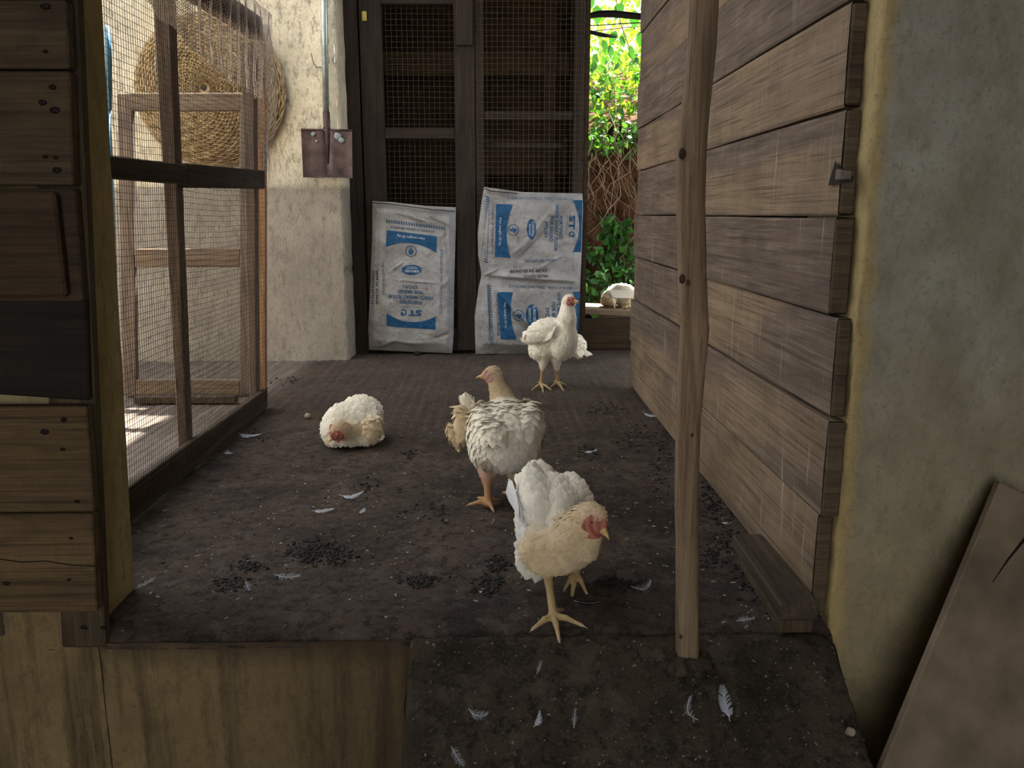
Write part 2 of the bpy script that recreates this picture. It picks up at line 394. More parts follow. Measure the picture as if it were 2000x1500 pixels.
# ------------------------------------------------------------------ the shell
FY = 1.335
XW = .575                                                  # inner face of the right plank wall
def floor_h(x, y):
    h = .006*fbm(x*3, y*3)+.0035*fbm(x*14, y*14, 3)+.0015*fbm(x*45, y*45, 5, 2)
    if y > 1.9: h += .0022*math.sin(x*150+3*fbm(x*4, y*2, 9))*min(1, (y-1.9)/.8)*(.5+.5*fbm(x*2, y*2, 2))
    return h-.003
mb = MB(); xs = np.linspace(-2.9, .601, 330); ys = np.linspace(FY+.02, 4.8, 340)
prof = [(y, 0, 1) for y in ys[::-1]]+[(FY+.012, -.003, .8), (FY+.002, -.010, .6), (FY-.003, -.016, .5), (FY+.004, -.022, .3)]
vs = [];
for (y, dz, k) in prof:
    for x in xs:
        e = .012*fbm(x*5, 1.7, 4)+.005*fbm(x*25, .3, 8)
        fr = max(0, 1-(y-FY)/.06)
        vs.append((x, y-abs(e)*fr*.6, dz+floor_h(x, y)*k-(.010 if fr > 0 else 0)*fr))
nx = len(xs)
mb.add(vs, [(j*nx+i, (j+1)*nx+i, (j+1)*nx+i+1, j*nx+i+1) for j in range(len(prof)-1) for i in range(nx-1)])
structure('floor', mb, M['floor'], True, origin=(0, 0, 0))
# vertical face of the platform on which the coop stands
mb = MB()
mb.grid(lambda u, v: (-3+u*3.600, FY-.002-.006*fbm(u*22, v*6, 2)-.004*abs(fbm(u*70, v*20, 5)), -.018-v*.95), 260, 60)
structure('wall_platform', mb, M['base'], True, origin=(0, 0, 0))
# sloping ramp of packed mud in front of the opening
SL = math.tan(R(31)); RX0, RX1 = -.152, .592
def ramp_pt(u, v):
    x = RX0+(RX1-RX0)*u; y = FY-.004-v*.62
    s = min(1, v*18); z = -.012-v*.62*SL*s*(.75+.25*min(1, v*4))
    ed = .004*fbm(v*14, 3)
    return (x+ed*(1 if u in (0, 1) else 0), y, z+.010*fbm(x*6, y*6, 7)*min(1, v*6)+.005*fbm(x*28, y*28, 1)-(.006 if u in (0, 1) else 0))
mb = MB(); mb.grid(ramp_pt, 130, 110)
for uu in (0, 1):
    mb.grid(lambda u, v: (ramp_pt(uu, u)[0]+(0.004*fbm(u*9, v*9)), ramp_pt(uu, u)[1], ramp_pt(uu, u)[2]*(1-v)-.9*v), 60, 10)
structure('ramp', mb, M['ramp'], True, origin=(0, 0, 0))
mb = MB(); mb.box(-8, 8, -8, FY+.3, -.95, -.85); structure('ground', mb, M['earth'])
# back wall with its reveal, upper paint cream and lower rough
CX = P(668, 350, Y=4.10).x
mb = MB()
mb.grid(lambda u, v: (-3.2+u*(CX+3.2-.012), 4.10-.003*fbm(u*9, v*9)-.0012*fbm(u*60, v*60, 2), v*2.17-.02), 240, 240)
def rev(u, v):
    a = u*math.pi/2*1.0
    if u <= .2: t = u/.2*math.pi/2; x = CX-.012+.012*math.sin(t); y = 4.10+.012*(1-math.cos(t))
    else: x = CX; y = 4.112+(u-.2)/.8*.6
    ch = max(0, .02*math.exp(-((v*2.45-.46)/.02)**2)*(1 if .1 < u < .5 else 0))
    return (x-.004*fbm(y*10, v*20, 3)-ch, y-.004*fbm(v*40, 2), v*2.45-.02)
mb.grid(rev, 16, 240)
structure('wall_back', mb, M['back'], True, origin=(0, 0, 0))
# front-left pier (its reveal shows) and front-right wall
mb = MB()
XL0 = P(262, 1150, Y=1.515).x; XL1 = P(207, 0, Y=1.515).x
def pier(x0, xb, xt, y0, y1, z0, z1, r=.012, flip=1, n=60, sc=8):
    m = MB()
    def fn(u, v):
        z = z0+(z1-z0)*v; xe = xb+(xt-xb)*(z)/1.25
        j = .004*fbm(z*sc, u*3, 2)+.002*fbm(z*40, u*9, 5)
        if u < .3: return (x0+(xe-flip*r-x0)*u/.3, y0-j*.6, z)
        if u < .45: t = (u-.3)/.15*math.pi/2; return (xe-flip*r+flip*(r*math.sin(t)+j), y0+r-r*math.cos(t), z)
        if u < .8: return (xe+j*flip, y0+r+(y1-y0-r)*(u-.45)/.35, z)
        return (xe+(x0-xe)*(u-.8)/.2, y1, z)
    m.grid(fn, 40, n*2)
    return m
structure('wall_left', pier(-.95, XL0, XL1, 1.355, 1.515, -.02, 2.4), M['pillar'], True, origin=(0, 0, 0))
structure('wall_front', pier(3.2, .600, .602, 1.347, 1.60, -.9, 2.4, r=.010, flip=-1, n=200), M['right'], True, origin=(0, 0, 0))
mb = MB(); mb.box(-3.2, -1.72, 1.36, 1.5, -.02, 2.4); structure('wall_side', mb, M['pillar'])
mb = MB(); mb.grid(lambda u, v: (-2.2+u*1.50, 1.3285-.002*fbm(u*30, v*6), -.9+v*.965), 80, 30); mb.grid(lambda u, v: (-2.2+u*1.50, 1.3285+v*.02, .065+.003*fbm(u*30, v*5)), 80, 6); structure('trim_2', mb, M['base'], True, origin=(0, 0, 0))
# corridor behind the camera
mb = MB(); mb.box(1.9, 2.05, -2.6, 1.5, -.9, 2.4); structure('wall_corridor', mb, M['right'])
# unseen roof over the coop, carried over the corridor to dim the front
mb = MB(); mb.box(-.62, 3.2, 1.2, 5.55, 2.4, 2.45); mb.box(-.76, -.62, 4.1, 5.55, 2.4, 2.45); mb.box(-3.2, 3.2, -2.75, 1.2, 2.4, 2.45); structure('ceiling', mb, M['roof'])
mb = MB(); mb.box(-3.35, -3.2, -2.75, 1.5, -.9, 2.45); mb.box(-3.2, -1.5, -2.75, -2.6, -.9, 2.45); mb.box(.95, 2.05, -2.75, -2.6, -.9, 2.45); mb.box(-1.5, .95, -2.75, -2.6, 2.2, 2.45); structure('added_wall_rear', mb, M['right'])  # unseen walls added behind the camera to cut the front light

# right wall of sawn planks: seven boards in view, one above
wr = thing('wall_right', None, None, (XW, 2.4, 0), kind='structure')
zj = [0.004, .197, .375, .551, .718, .893, 1.058, 1.235, 1.42, 1.6, 1.79, 2.0, 2.2, 2.4]
# joints measured on the far end and the near end
ye = [1.372, 1.350, 1.362, 1.385, 1.392, 1.40, 1.405, 1.41, 1.41, 1.41, 1.41, 1.41, 1.41]
yf = [3.44, 3.44, 3.42, 3.41, 3.40, 3.42, 3.44, 3.42, 3.43, 3.44, 3.44, 3.44, 3.44]
for i in range(13):
    m = MB(); g = .0022
    x0 = XW+random.uniform(-.004, .003) - (.004 if i in (1, 3) else 0); x1 = .602
    z0, z1 = zj[i]+g, zj[i+1]-g
    n = 40
    def fn(u, v, x0=x0, z0=z0, z1=z1, i=i):
        y = ye[i]+.004+(yf[i]-ye[i]-.004)*u
        zz = z0+.004+(z1-z0-.008)*v
        return (x0+.0018*fbm(y*2, i*3.1)+.002*abs(v-.5), y, zz+.003*fbm(y*1.5, i*5.3+round(v)))
    m.grid(fn, n, 6)
    # the hull behind the face
    def ring(u, v):
        a, b, c = fn(u, 0), fn(u, 1), (fn(u, .5)[0]+.003)
        k = [(a[0], a[1], a[2]), (c, a[1], a[2]-.004), (x1, a[1], a[2]-.004), (x1, b[1], b[2]+.004), (c, b[1], b[2]+.004), b]
        return k[min(5, int(round(v*5)))]
    m.grid(lambda u, v: ring(v, u), 5, n)
    o = obj('plank', m, M['plank'], wr, False)
    e = MB(); yy = ye[i]
    e.hexa([(x0+.002, yy, z0+.002), (x1-.001, yy, z0+.002), (x1-.001, yy+.02, z0+.002), (x0+.002, yy+.02, z0+.002),
            (x0+.002, yy, z1-.002), (x1-.001, yy, z1-.002), (x1-.001, yy+.02, z1-.002), (x0+.002, yy+.02, z1-.002)], .003)
    ee = obj('end_face', e, M['plank_end'], o, False)
m = MB(); m.box(.6035, .612, 1.44, 3.40, .0, 2.4); obj('light_stop_sheet', m, M['dark'], wr, False)  # sheet added behind the planks to stop light leaking through the joints
# wooden peg in a broken hole of the fourth plank from the floor in view
pc = P(1650, 343, X=XW)
pg = thing('wooden_peg', 'short splintered wooden peg poking from the broken hole in the right plank wall', 'peg', pc)
m = MB(); m.hexa([pc+Vector(v) for v in ((-.022, -.035, -.008), (-.004, -.040, -.008), (.0, .005, -.007), (-.012, .01, -.007), (-.02, -.033, .007), (-.004, -.040, .006), (.0, .004, .006), (-.012, .01, .012))], .002)
obj('peg_shaft', m, M['gate'], pg, False)
m = MB()
m.add([pc+Vector(v) for v in ((-.005, .055, -.014), (-.0055, .03, .026), (-.0055, .012, .014), (-.005, -.05, -.004), (-.005, -.045, -.012), (.002, 0, 0))], [(0, 1, 2), (0, 2, 3, 4)])
obj('torn_hole', m, M['nail'], pg, False)

# low beam of two laid timbers along the foot of the plank wall
tb = thing('wooden_beam', 'dirty squared timber beam lying along the foot of the right plank wall', 'beam', (.53, 1.33, 0))
m = MB(); m.hexa([(.496, 1.318, .020), (.566, 1.318, .020), (.572, 1.66, .018), (.508, 1.66, .018), (.496, 1.318, .052), (.566, 1.318, .055), (.572, 1.66, .045), (.508, 1.66, .045)], .004); obj('upper_timber', m, M['gate_h'], tb, False)
m = MB(); m.hexa([(.499, 1.326, -.008), (.562, 1.326, -.008), (.568, 1.62, -.006), (.512, 1.62, -.006), (.499, 1.326, .019), (.562, 1.326, .019), (.568, 1.62, .017), (.512, 1.62, .017)], .003); obj('lower_timber', m, M['batten'], tb, False)

# ------------------------------------------------------------------ crooked pole
base = P(1342, 1283, Y=1.29); 
pl = thing('wooden_pole', 'crooked peeled tree pole standing upright in front of the plank wall', 'pole', base)
axis = [(1377, -420, 26), (1376, -60, 26), (1375, 0, 26), (1370, 90, 26), (1361, 180, 26), (1350, 290, 27), (1349, 400, 27), (1352, 520, 27), (1353, 600, 28), (1356, 640, 28), (1350, 720, 26), (1344, 820, 25), (1341, 950, 23.5), (1341, 1060, 23), (1342, 1150, 23), (1342, 1286, 22.5)]
pts = []; rs = []
for a in range(len(axis)-1):
    for k in range(6):
        t = k/6; q = [axis[a][i]*(1-t)+axis[a+1][i]*t for i in range(3)]
        p = P(q[0], q[1], Y=1.29); pts.append(p); rs.append(q[2]*.00081*1.02)
pts.append(P(1342, 1286, Y=1.29)); rs.append(.0182)
m = MB(); n = 20; vs = []
for i, (p, r) in enumerate(zip(pts, rs)):
    sq = max(0, min(1, (.12-p.z)/.06))
    for k in range(n):
        t = 2*math.pi*k/n
        kk = 1+.05*fbm(math.cos(t)*1.3, math.sin(t)*1.3, p.z*9)+.03*fbm(math.cos(t)*4, math.sin(t)*4, p.z*25)
        sqr = 1/max(abs(math.cos(t)), abs(math.sin(t)))
        kk *= (1-sq)+sq*min(1.16, sqr)
        vs.append((p.x+r*kk*math.cos(t), p.y+r*kk*math.sin(t), p.z))
m.add(vs, [(i*n+k, i*n+(k+1) % n, (i+1)*n+(k+1) % n, (i+1)*n+k) for i in range(len(pts)-1) for k in range(n)])
obj('pole_shaft', m, M['pole'], pl)
m = MB()
for kx, ky, kr in ((1333, 300, .012), (1333, 545, .011), (1345, 553, .008), (1330, 1245, .006), (1352, 850, .006)):
    q = P(kx, ky, Y=1.29-.021); m = MB(); m.ball(q+Vector((0, .002, 0)), (kr*.45, .0035, kr*.7), 14, jit=.06); obj('knot', m, M['door_mid'], pl)
m = MB(); b0 = P(1343, 1280, Y=1.29)
def lump(u, v):
    a = 2*math.pi*u; r = (.018+.035*v)*(1+.3*fbm(math.cos(a)*2, math.sin(a)*2, 5)); return (b0.x+r*math.cos(a), b0.y+r*math.sin(a)*.8, b0.z+.006-.022*v*v+.004*fbm(r*90, a, 3))
m.grid(lump, 24, 8, close_u=True); obj('mud_footing', m, M['ramp'], pl)

# ------------------------------------------------------------------ left board shutter
YB = 1.30
sh = thing('board_shutter', 'rough brown board shutter covering the opening on the left', 'shutter', P(100, 1195, Y=YB))
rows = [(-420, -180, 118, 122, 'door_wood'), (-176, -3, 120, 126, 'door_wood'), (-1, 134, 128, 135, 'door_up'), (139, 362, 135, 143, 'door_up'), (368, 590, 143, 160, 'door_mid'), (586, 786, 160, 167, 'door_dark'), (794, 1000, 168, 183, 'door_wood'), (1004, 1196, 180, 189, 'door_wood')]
for (y0, y1, xa, xb, mt) in rows:
    a = P(xa, y0, Y=YB); b = P(xb, y1, Y=YB); XL = -1.6
    zl = .02*0
    m = MB(); ztl = a.z; zbl = b.z+(.07 if mt == 'door_dark' else 0)
    dy = {'door_dark': .012, 'door_mid': .004}.get(mt, 0)
    m.hexa([(XL, YB+dy, zbl), (b.x, YB+dy, b.z), (b.x, YB+.024, b.z), (XL, YB+.024, zbl), (XL, YB+dy, ztl), (a.x, YB+dy, a.z), (a.x, YB+.024, a.z), (XL, YB+.024, ztl)], .0025)
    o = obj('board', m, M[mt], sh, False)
m = MB()      # crack running along the lowest board
cr = [P(x, y, Y=YB-.0006) for x, y in ((0, 1092), (40, 1098), (90, 1096), (140, 1104), (187, 1106))]
m.tube(cr, .0009, 4); obj('crack', m, M['nail'], sh)
q0 = P(-160, 580, Y=YB-.014); q1 = P(106, 376, Y=YB-.014)
m = MB(); m.box(q0.x, q1.x, YB-.014, YB+.0035, q0.z, q1.z, .004); obj('patch_board', m, M['door_mid'], sh, False)
a = P(150, -200, Y=YB+.03); b = P(197, 1262, Y=YB+.03); m = MB()
b2 = P(208, 1262, Y=YB+.03); a2 = P(145, -200, Y=YB+.03)
m.hexa([(b2.x-.075, YB+.0245, b2.z), (b2.x, YB+.0245, b2.z), (b2.x, YB+.048, b2.z), (b2.x-.075, YB+.048, b2.z), (a2.x-.075, YB+.0245, a2.z), (a2.x, YB+.0245, a2.z), (a2.x, YB+.048, a2.z), (a2.x-.075, YB+.048, a2.z)], .003)
obj('batten', m, M['batten'], sh, False)
b3 = P(12, 1240, Y=YB+.03); m = MB(); m.box(b3.x-.07, b3.x, YB+.0245, YB+.048, b3.z, 1.3, .003); obj('batten', m, M['batten'], sh, False)
for (x, y) in ((88, 12), (88, 100), (102, 170), (82, 200), (106, 215), (88, 306), (108, 308), (110, 332), (124, 820), (86, 844), (122, 878), (150, 980), (138, 1052), (134, 1133), (12, 1140), (150, 1240), (188, 1240), (30, 410), (38, 475)):
    q = P(x, y, Y=YB-.0015); m = MB(); r = random.uniform(.003, .006)
    m.ball(q+Vector((0, .001 if y < 1200 else .026, 0)), (r*1.3, .0025, r*.8), 8, jit=.15); obj('nail_head', m, M['nail'], sh)

# ------------------------------------------------------------------ wire-mesh gate leaf (runs away from the camera)
def gx(z): return -.872+.053*z
gt = thing('mesh_gate', 'tall wood-framed wire mesh gate with brown netting over its top', 'gate', (-.87, 2.3, 0))
def rail(name, y0, y1, z0a, z1a, z0b, z1b, th, mt, off=0, tw=0):
    m = MB()
    m.hexa([(gx(z0a)-th+off, y0, z0a), (gx(z0a)+off, y0, z0a), (gx(z0b)+off, y1, z0b), (gx(z0b)-th+off, y1, z0b),
            (gx(z1a)-th+off, y0, z1a), (gx(z1a)+off, y0, z1a), (gx(z1b)+off, y1, z1b), (gx(z1b)-th+off, y1, z1b)], .003)
    return obj(name, m, M[mt], gt, False)
rail('bottom_rail', 1.56, 3.06, .0, .095, .0, .075, .022, 'gate_h')
rail('middle_rail', 1.56, 2.29, .795, .842, .800, .852, .02, 'gate_h')
rail('middle_rail', 2.29, 3.04, .792, .856, .812, .876, .03, 'gate_h', .002)
rail('top_rail', 1.56, 3.03, 1.262, 1.33, 1.312, 1.385, .035, 'gate')
for (y0, y1, yt, nm, w) in ((2.30, 2.345, -.045, 'centre_stile', .03), (3.0, 3.045, -.0, 'far_stile', .03), (1.56, 1.6, 0, 'near_stile', .03)):
    m = MB(); zt = 1.30
    m.hexa([(gx(.04)-w-.02, y0, .05), (gx(.04)-.023, y0, .05), (gx(.04)-.023, y1, .05), (gx(.04)-w-.02, y1, .05),
            (gx(zt)-w-.036, y0+yt, zt), (gx(zt)-.003-.02, y0+yt, zt), (gx(zt)-.023, y1+yt, zt), (gx(zt)-w-.036, y1+yt, zt)], .003)
    obj(nm, m, M['gate'], gt, False)
m = MB(); c = .0125
def gp(y, z, j=.003): return (gx(z)+.003+j*fbm(y*3, z*3)+.001*random.uniform(-1, 1)*0, y, z)
y = 1.57
while y < 3.05:
    ph = random.uniform(-.001, .001)
    zz = np.linspace(.03, 1.34, 16)
    m.tube([(gp(y, z)[0], y+ph+.006*fbm(z*2.2, y*.8, 4)+.0025*fbm(z*7, y*3, 1), z) for z in zz], .0006, 3, cap=False); y += c
z = .03
while z < 1.34:
    yy = np.linspace(1.57, 3.045, 18)
    m.tube([(gp(y, z)[0], y, z+.010*fbm(y*1.3, z*.7, 8)+.003*fbm(y*6, z*3, 2)) for y in yy], .0006, 3, cap=False); z += c*1.25
o = obj('wire_mesh', m, M['wire'], gt); o['kind'] = 'stuff'
# netting bunched over the top
m = MB(); w = .0070
def zlow(y): return np.interp(y, [1.6, 1.9, 2.3, 2.6, 3.08], [1.285, 1.24, 1.15, 1.12, 1.12])
ky = int(1.5/w*1.12)
for k in range(ky):
    pts = []; y0 = 1.60+k*w/1.12
    nz = 64
    for j in range(nz):
        t = j/(nz-1); yb = y0+(w*.5 if (j+k) % 2 else 0)
        z = 1.41-(1.41-zlow(min(y0, 3.05))+.02*fbm(y0*6, 2))*t
        fold = .010*math.sin(yb*75+4*fbm(yb*3, z*2))*min(1, t*2.5) if y0 > 2.35 else .004*fbm(yb*6, z*6)
        pts.append((gx(z)+.010+fold+.01*fbm(yb*3, z*3, 6), yb+.010*fbm(z*9, yb*5)*(1 if y0 > 2.35 else .3), z))
    m.tube(pts, .0009, 3, cap=False)
o = obj('netting', m, M['net'], gt); o['kind'] = 'stuff'
# loose bunch of netting hanging beyond the far stile
m = MB()
for k in range(26):
    pts = []
    for j in range(40):
        t = j/39; z = 1.37-.55*t*(.9+.1*math.sin(k)); a = k*.24+(.1 if (j+k) % 2 else 0)
        rr = .012+.028*math.sin(math.pi*min(1, t*1.15))
        pts.append((gx(z)-.005+rr*math.cos(a)*1.0, 3.055+rr*.7*math.sin(a)+.02, z+.004*random.random()))
    m.tube(pts, .0009, 3, cap=False)
o = obj('hanging_net', m, M['net'], gt); o['kind'] = 'stuff'

# ------------------------------------------------------------------ second frame leaning behind
fr = thing('wooden_gate', 'grey wooden gate without mesh standing behind the wire mesh gate', 'gate', (-1.25, 3.27, 0))
def fbar(name, x0, y0, x1, y1, mt, Y=3.27, th=.03, par=fr, skew=(0, 0)):
    a = P(x0, y1, Y=Y); b = P(x1, y1, Y=Y); c = P(x1+skew[0], y0, Y=Y); d = P(x0+skew[1], y0, Y=Y)
    m = MB(); zf = max(0.004, a.z), max(0.004, b.z)
    m.hexa([(a.x, Y, zf[0]), (b.x, Y, zf[1]), (b.x, Y+th, zf[1]), (a.x, Y+th, zf[0]), (d.x, Y, d.z), (c.x, Y, c.z), (c.x, Y+th, c.z), (d.x, Y+th, d.z)], .003)
    return obj(name, m, M[mt], par, False)
fbar('stile', 240, 182, 266, 776, 'frame2', skew=(-9, -12))
fbar('stile', 468, 182, 498, 770, 'frame2')
fbar('top_rail', 254, 181, 470, 216, 'frame2_h')
fbar('middle_rail', 263, 486, 468, 522, 'frame2_h')
fbar('bottom_rail', 265, 742, 468, 771, 'frame2_h')
op = thing('upright_plank', 'orange-brown upright plank beside the far end of the mesh gate', 'plank', (-.96, 3.2, 0))
fbar('plank_face', 488, 172, 519, 770, 'orange', 3.15, .02, op)
bl = thing('floor_batten', 'thin batten lying on the floor beneath the grey gate without mesh', 'batten', (-1.2, 3.2, 0))
m = MB(); a = P(265, 783, Z=.01); b = P(462, 783, Z=.01); m.box(a.x, b.x, a.y-.02, a.y+.02, .002, .03, .003); obj('batten_strip', m, M['gate_h'], bl, False)
m = MB(); a = P(214, 60, Y=2.2); m.tube([P(209, 50, Y=2.2), P(212, 100, Y=2.2), P(214, 215, Y=2.2)], [.006, .009, .006], 6); m.tube([P(213, 215, Y=2.2), (P(226, 800, Y=2.2).x, 2.2, .003)], .004, 6)
tag(obj('blue_pipe', m, M['blue']), 'thin blue plastic pipe standing just behind the left pier', 'pipe')

# ------------------------------------------------------------------ basket on the back wall
bc = P(400, 172, Y=4.0); bk = thing('wicker_basket', 'large round woven wicker basket hanging on the back wall behind the gate', 'basket', bc+Vector((0, .06, 0)))
RB = .345
m = MB(); nst = 34
def bpt(r, a, off=0):
    d = .085*math.sqrt(max(0, 1-(r/RB)**2))
    return Vector((bc.x+r*1.0*math.cos(a), 4.075-d-off, bc.z+r*.98*math.sin(a)))
for i in range(34):
    r = .03+(RB-.035)*i/33; pts = []
    nn = nst*2
    for k in range(nn+1):
        a = 2*math.pi*k/nn; pts.append(bpt(r+.002*fbm(a*2, i), a, .005*math.cos(math.pi*(k+i))))
    m.tube(pts, [.0052*(1+.25*math.sin(k*1.7+i)) for k in range(nn+1)], 4, cap=False)
o = obj('weave', m, M['wicker'], bk); o['kind'] = 'stuff'
for k in range(nst):
    a = 2*math.pi*k/nst; m = MB(); m.tube([bpt(RB*t, a, 0) for t in np.linspace(.04, 1, 9)], .0035, 5); obj('stake', m, M['wicker'], bk)
m = MB()
for q in range(3):
    m.tube([bpt(RB*.999, 2*math.pi*k/60, 0)+Vector((.006*math.cos(k*1.2+q*2.1)*math.cos(2*math.pi*k/60), .008*math.sin(k*1.2+q*2.1), .006*math.cos(k*1.2+q*2.1)*math.sin(2*math.pi*k/60))) for k in range(61)], .006, 5, cap=False)
obj('rim', m, M['wicker'], bk)

# ------------------------------------------------------------------ shovel
SY = 4.055
sv = thing('shovel', 'square-bladed shovel with a steel handle hanging on the back wall', 'shovel', P(640, 345, Y=SY))
m = MB(); m.tube([P(631, -300, Y=SY), P(633, 0, Y=SY), P(637, 222, Y=SY)], [.0150, .0150, .0145], 14); obj('handle', m, M['steel'], sv)
m = MB(); m.tube([P(637, 218, Y=SY), P(638, 240, Y=SY), P(640, 262, Y=SY-.004), P(641, 320, Y=SY-.004)], [.0165, .017, .014, .004], 12); obj('socket', m, M['blade'], sv)
tl, tr, br, blb = P(590, 254, Y=SY), P(689, 256, Y=SY), P(690, 348, Y=SY), P(594, 347, Y=SY)
m = MB()
def blade(u, v):
    lo = blb.lerp(br, u); hi = tl.lerp(tr, u); p = lo.lerp(hi, v)
    sh_ = abs(u-.5)*2; p = p+Vector((0, -.004-.012*(1-sh_**2)*1+.03*(1-abs(v))*0, 0))
    p.y += .012*math.exp(-((u-.5)/.06)**2)*(1 if v > .3 else v/.3)
    p.y -= .018*sh_**4
    if v < .1: p.z += .004*fbm(u*6, 3)
    if v > .93: p.z -= .008*(.3-abs(abs(u-.5)-.2)) * 0
    return p
m.grid(blade, 30, 20); m.grid(lambda u, v: blade(1-u, v)+Vector((0, .003, 0)), 30, 20)
obj('blade', m, M['blade'], sv)
m = MB()
m.tube([tl+Vector((0, -.022, .002)), tl.lerp(tr, .42)+Vector((0, -.014, .002)), P(638, 238, Y=SY-.01), tl.lerp(tr, .58)+Vector((0, -.014, .002)), tr+Vector((0, -.022, .002))], .004, 6); obj('step_edge', m, M['blade'], sv)
m = MB()
for (x, y, r) in ((660, 266, .02), (667, 274, .014), (612, 262, .011), (618, 276, .007)):
    q = P(x, y, Y=SY-.020); m = MB(); m.ball(q, (r, .003, r*.8), 10, jit=.25); obj('paint_flake', m, M['paint'], sv)
m = MB(); m.tube([P(x, y, Y=4.085) for x, y in ((608, 105), (612, 122), (618, 131), (630, 133), (632, 128))], .0018, 5); tag(obj('wire_hook', m, M['wire']), 'thin bent wire hook sticking from the back wall left of the shovel handle', 'hook')
m = MB()
for k in range(8): m.ball(P(594+random.random()*90, 349+random.random()*4, Y=4.06), (.006, .006, .005), 6, jit=.3)

# ------------------------------------------------------------------ store behind: double mesh doors
DY = 4.31
st = thing('store_room', None, None, (0, 5.0, 0), kind='structure'); 
st.name = 'wall_store'
SX1 = P(1139, 400, Y=DY).x
k = 0; z = 0.0
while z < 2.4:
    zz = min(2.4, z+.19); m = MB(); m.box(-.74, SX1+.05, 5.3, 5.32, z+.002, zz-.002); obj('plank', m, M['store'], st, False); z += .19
m = MB(); m.box(CX+.001, CX+.03, 4.72, 5.32, 0, 2.4); obj('side_panel', m, M['store'], st, False)  # left side closed off to keep skylight out of the store
m = MB(); m.box(-.76, SX1+.07, 5.33, 5.36, -.03, 2.4); m.box(SX1+.010, SX1+.03, DY+.08, 5.34, 0, 2.4); obj('store_light_stop', m, M['store'], st, False)  # sheets added behind the store planks to block light through the gaps
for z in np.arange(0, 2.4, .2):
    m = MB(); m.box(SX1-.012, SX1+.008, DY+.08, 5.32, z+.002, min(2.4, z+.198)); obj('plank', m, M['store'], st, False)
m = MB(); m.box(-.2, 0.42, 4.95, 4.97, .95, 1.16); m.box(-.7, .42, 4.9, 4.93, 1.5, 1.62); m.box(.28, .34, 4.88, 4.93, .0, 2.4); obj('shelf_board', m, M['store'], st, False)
def door(name, label, bars, mesh, loc):
    t = thing(name, label, 'door', loc)
    for nm, x0, y0, x1, y1, mt, off, th in bars:
        a = P(x0, y0, Y=DY); b = P(x1, y1, Y=DY); m = MB()
        m.box(P(x0, 350, Y=DY).x, P(x1, 350, Y=DY).x, DY+off, DY+off+th, max(.006, b.z), a.z, .003); obj(nm, m, M[mt], t, False)
    return t
def door_mesh(t, x0, x1, y0, y1, off, cell=.0262):
    a = P(x0, y0, Y=DY); b = P(x1, y1, Y=DY); a.x = P(x0, 350, Y=DY).x; b.x = P(x1, 350, Y=DY).x; m = MB(); x = a.x
    while x < b.x: m.tube([(x+.002*fbm(z*3, x*9), DY+off, z) for z in np.linspace(b.z, a.z, 8)], .0008, 3, cap=False); x += cell
    z = b.z
    while z < a.z: m.tube([(x, DY+off, z+.002*fbm(x*3, z*9)) for x in np.linspace(a.x, b.x, 8)], .0008, 3, cap=False); z += cell
    o = obj('wire_mesh', m, M['wire2'], t); o['kind'] = 'stuff'
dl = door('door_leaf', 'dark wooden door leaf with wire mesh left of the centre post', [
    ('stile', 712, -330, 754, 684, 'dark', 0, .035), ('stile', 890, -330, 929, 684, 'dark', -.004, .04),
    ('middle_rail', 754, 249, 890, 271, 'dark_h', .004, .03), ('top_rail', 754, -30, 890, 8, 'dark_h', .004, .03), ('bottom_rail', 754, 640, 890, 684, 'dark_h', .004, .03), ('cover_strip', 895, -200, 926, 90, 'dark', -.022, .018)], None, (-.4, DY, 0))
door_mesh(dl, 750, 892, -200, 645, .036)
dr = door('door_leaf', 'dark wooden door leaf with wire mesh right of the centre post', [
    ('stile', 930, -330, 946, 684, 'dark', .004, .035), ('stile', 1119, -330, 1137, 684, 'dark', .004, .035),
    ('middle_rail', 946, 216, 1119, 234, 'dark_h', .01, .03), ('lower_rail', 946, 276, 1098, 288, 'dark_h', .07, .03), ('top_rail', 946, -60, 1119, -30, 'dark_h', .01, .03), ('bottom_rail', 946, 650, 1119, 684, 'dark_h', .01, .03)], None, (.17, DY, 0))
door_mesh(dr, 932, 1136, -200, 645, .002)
m = MB(); a = P(695, -330, Y=DY+.03); b = P(711, 350, Y=DY+.03); m.box(CX+.001, b.x-.002, DY+.0, DY+.09, 0.0, a.z, .003)
o = structure('trim_1', m, M['dark'])
m = MB(); 
a = P(712, 32, Y=DY-.004); m.box(a.x-.012, a.x+.010, DY-.008, DY-.001, a.z-.022, a.z+.022, .001); m.tube([a+Vector((0, -.008, -.022)), a+Vector((0, -.008, .022))], .004, 8)
obj('hinge', m, M['brass'], dl)['label'] = 'small yellowed hinge'

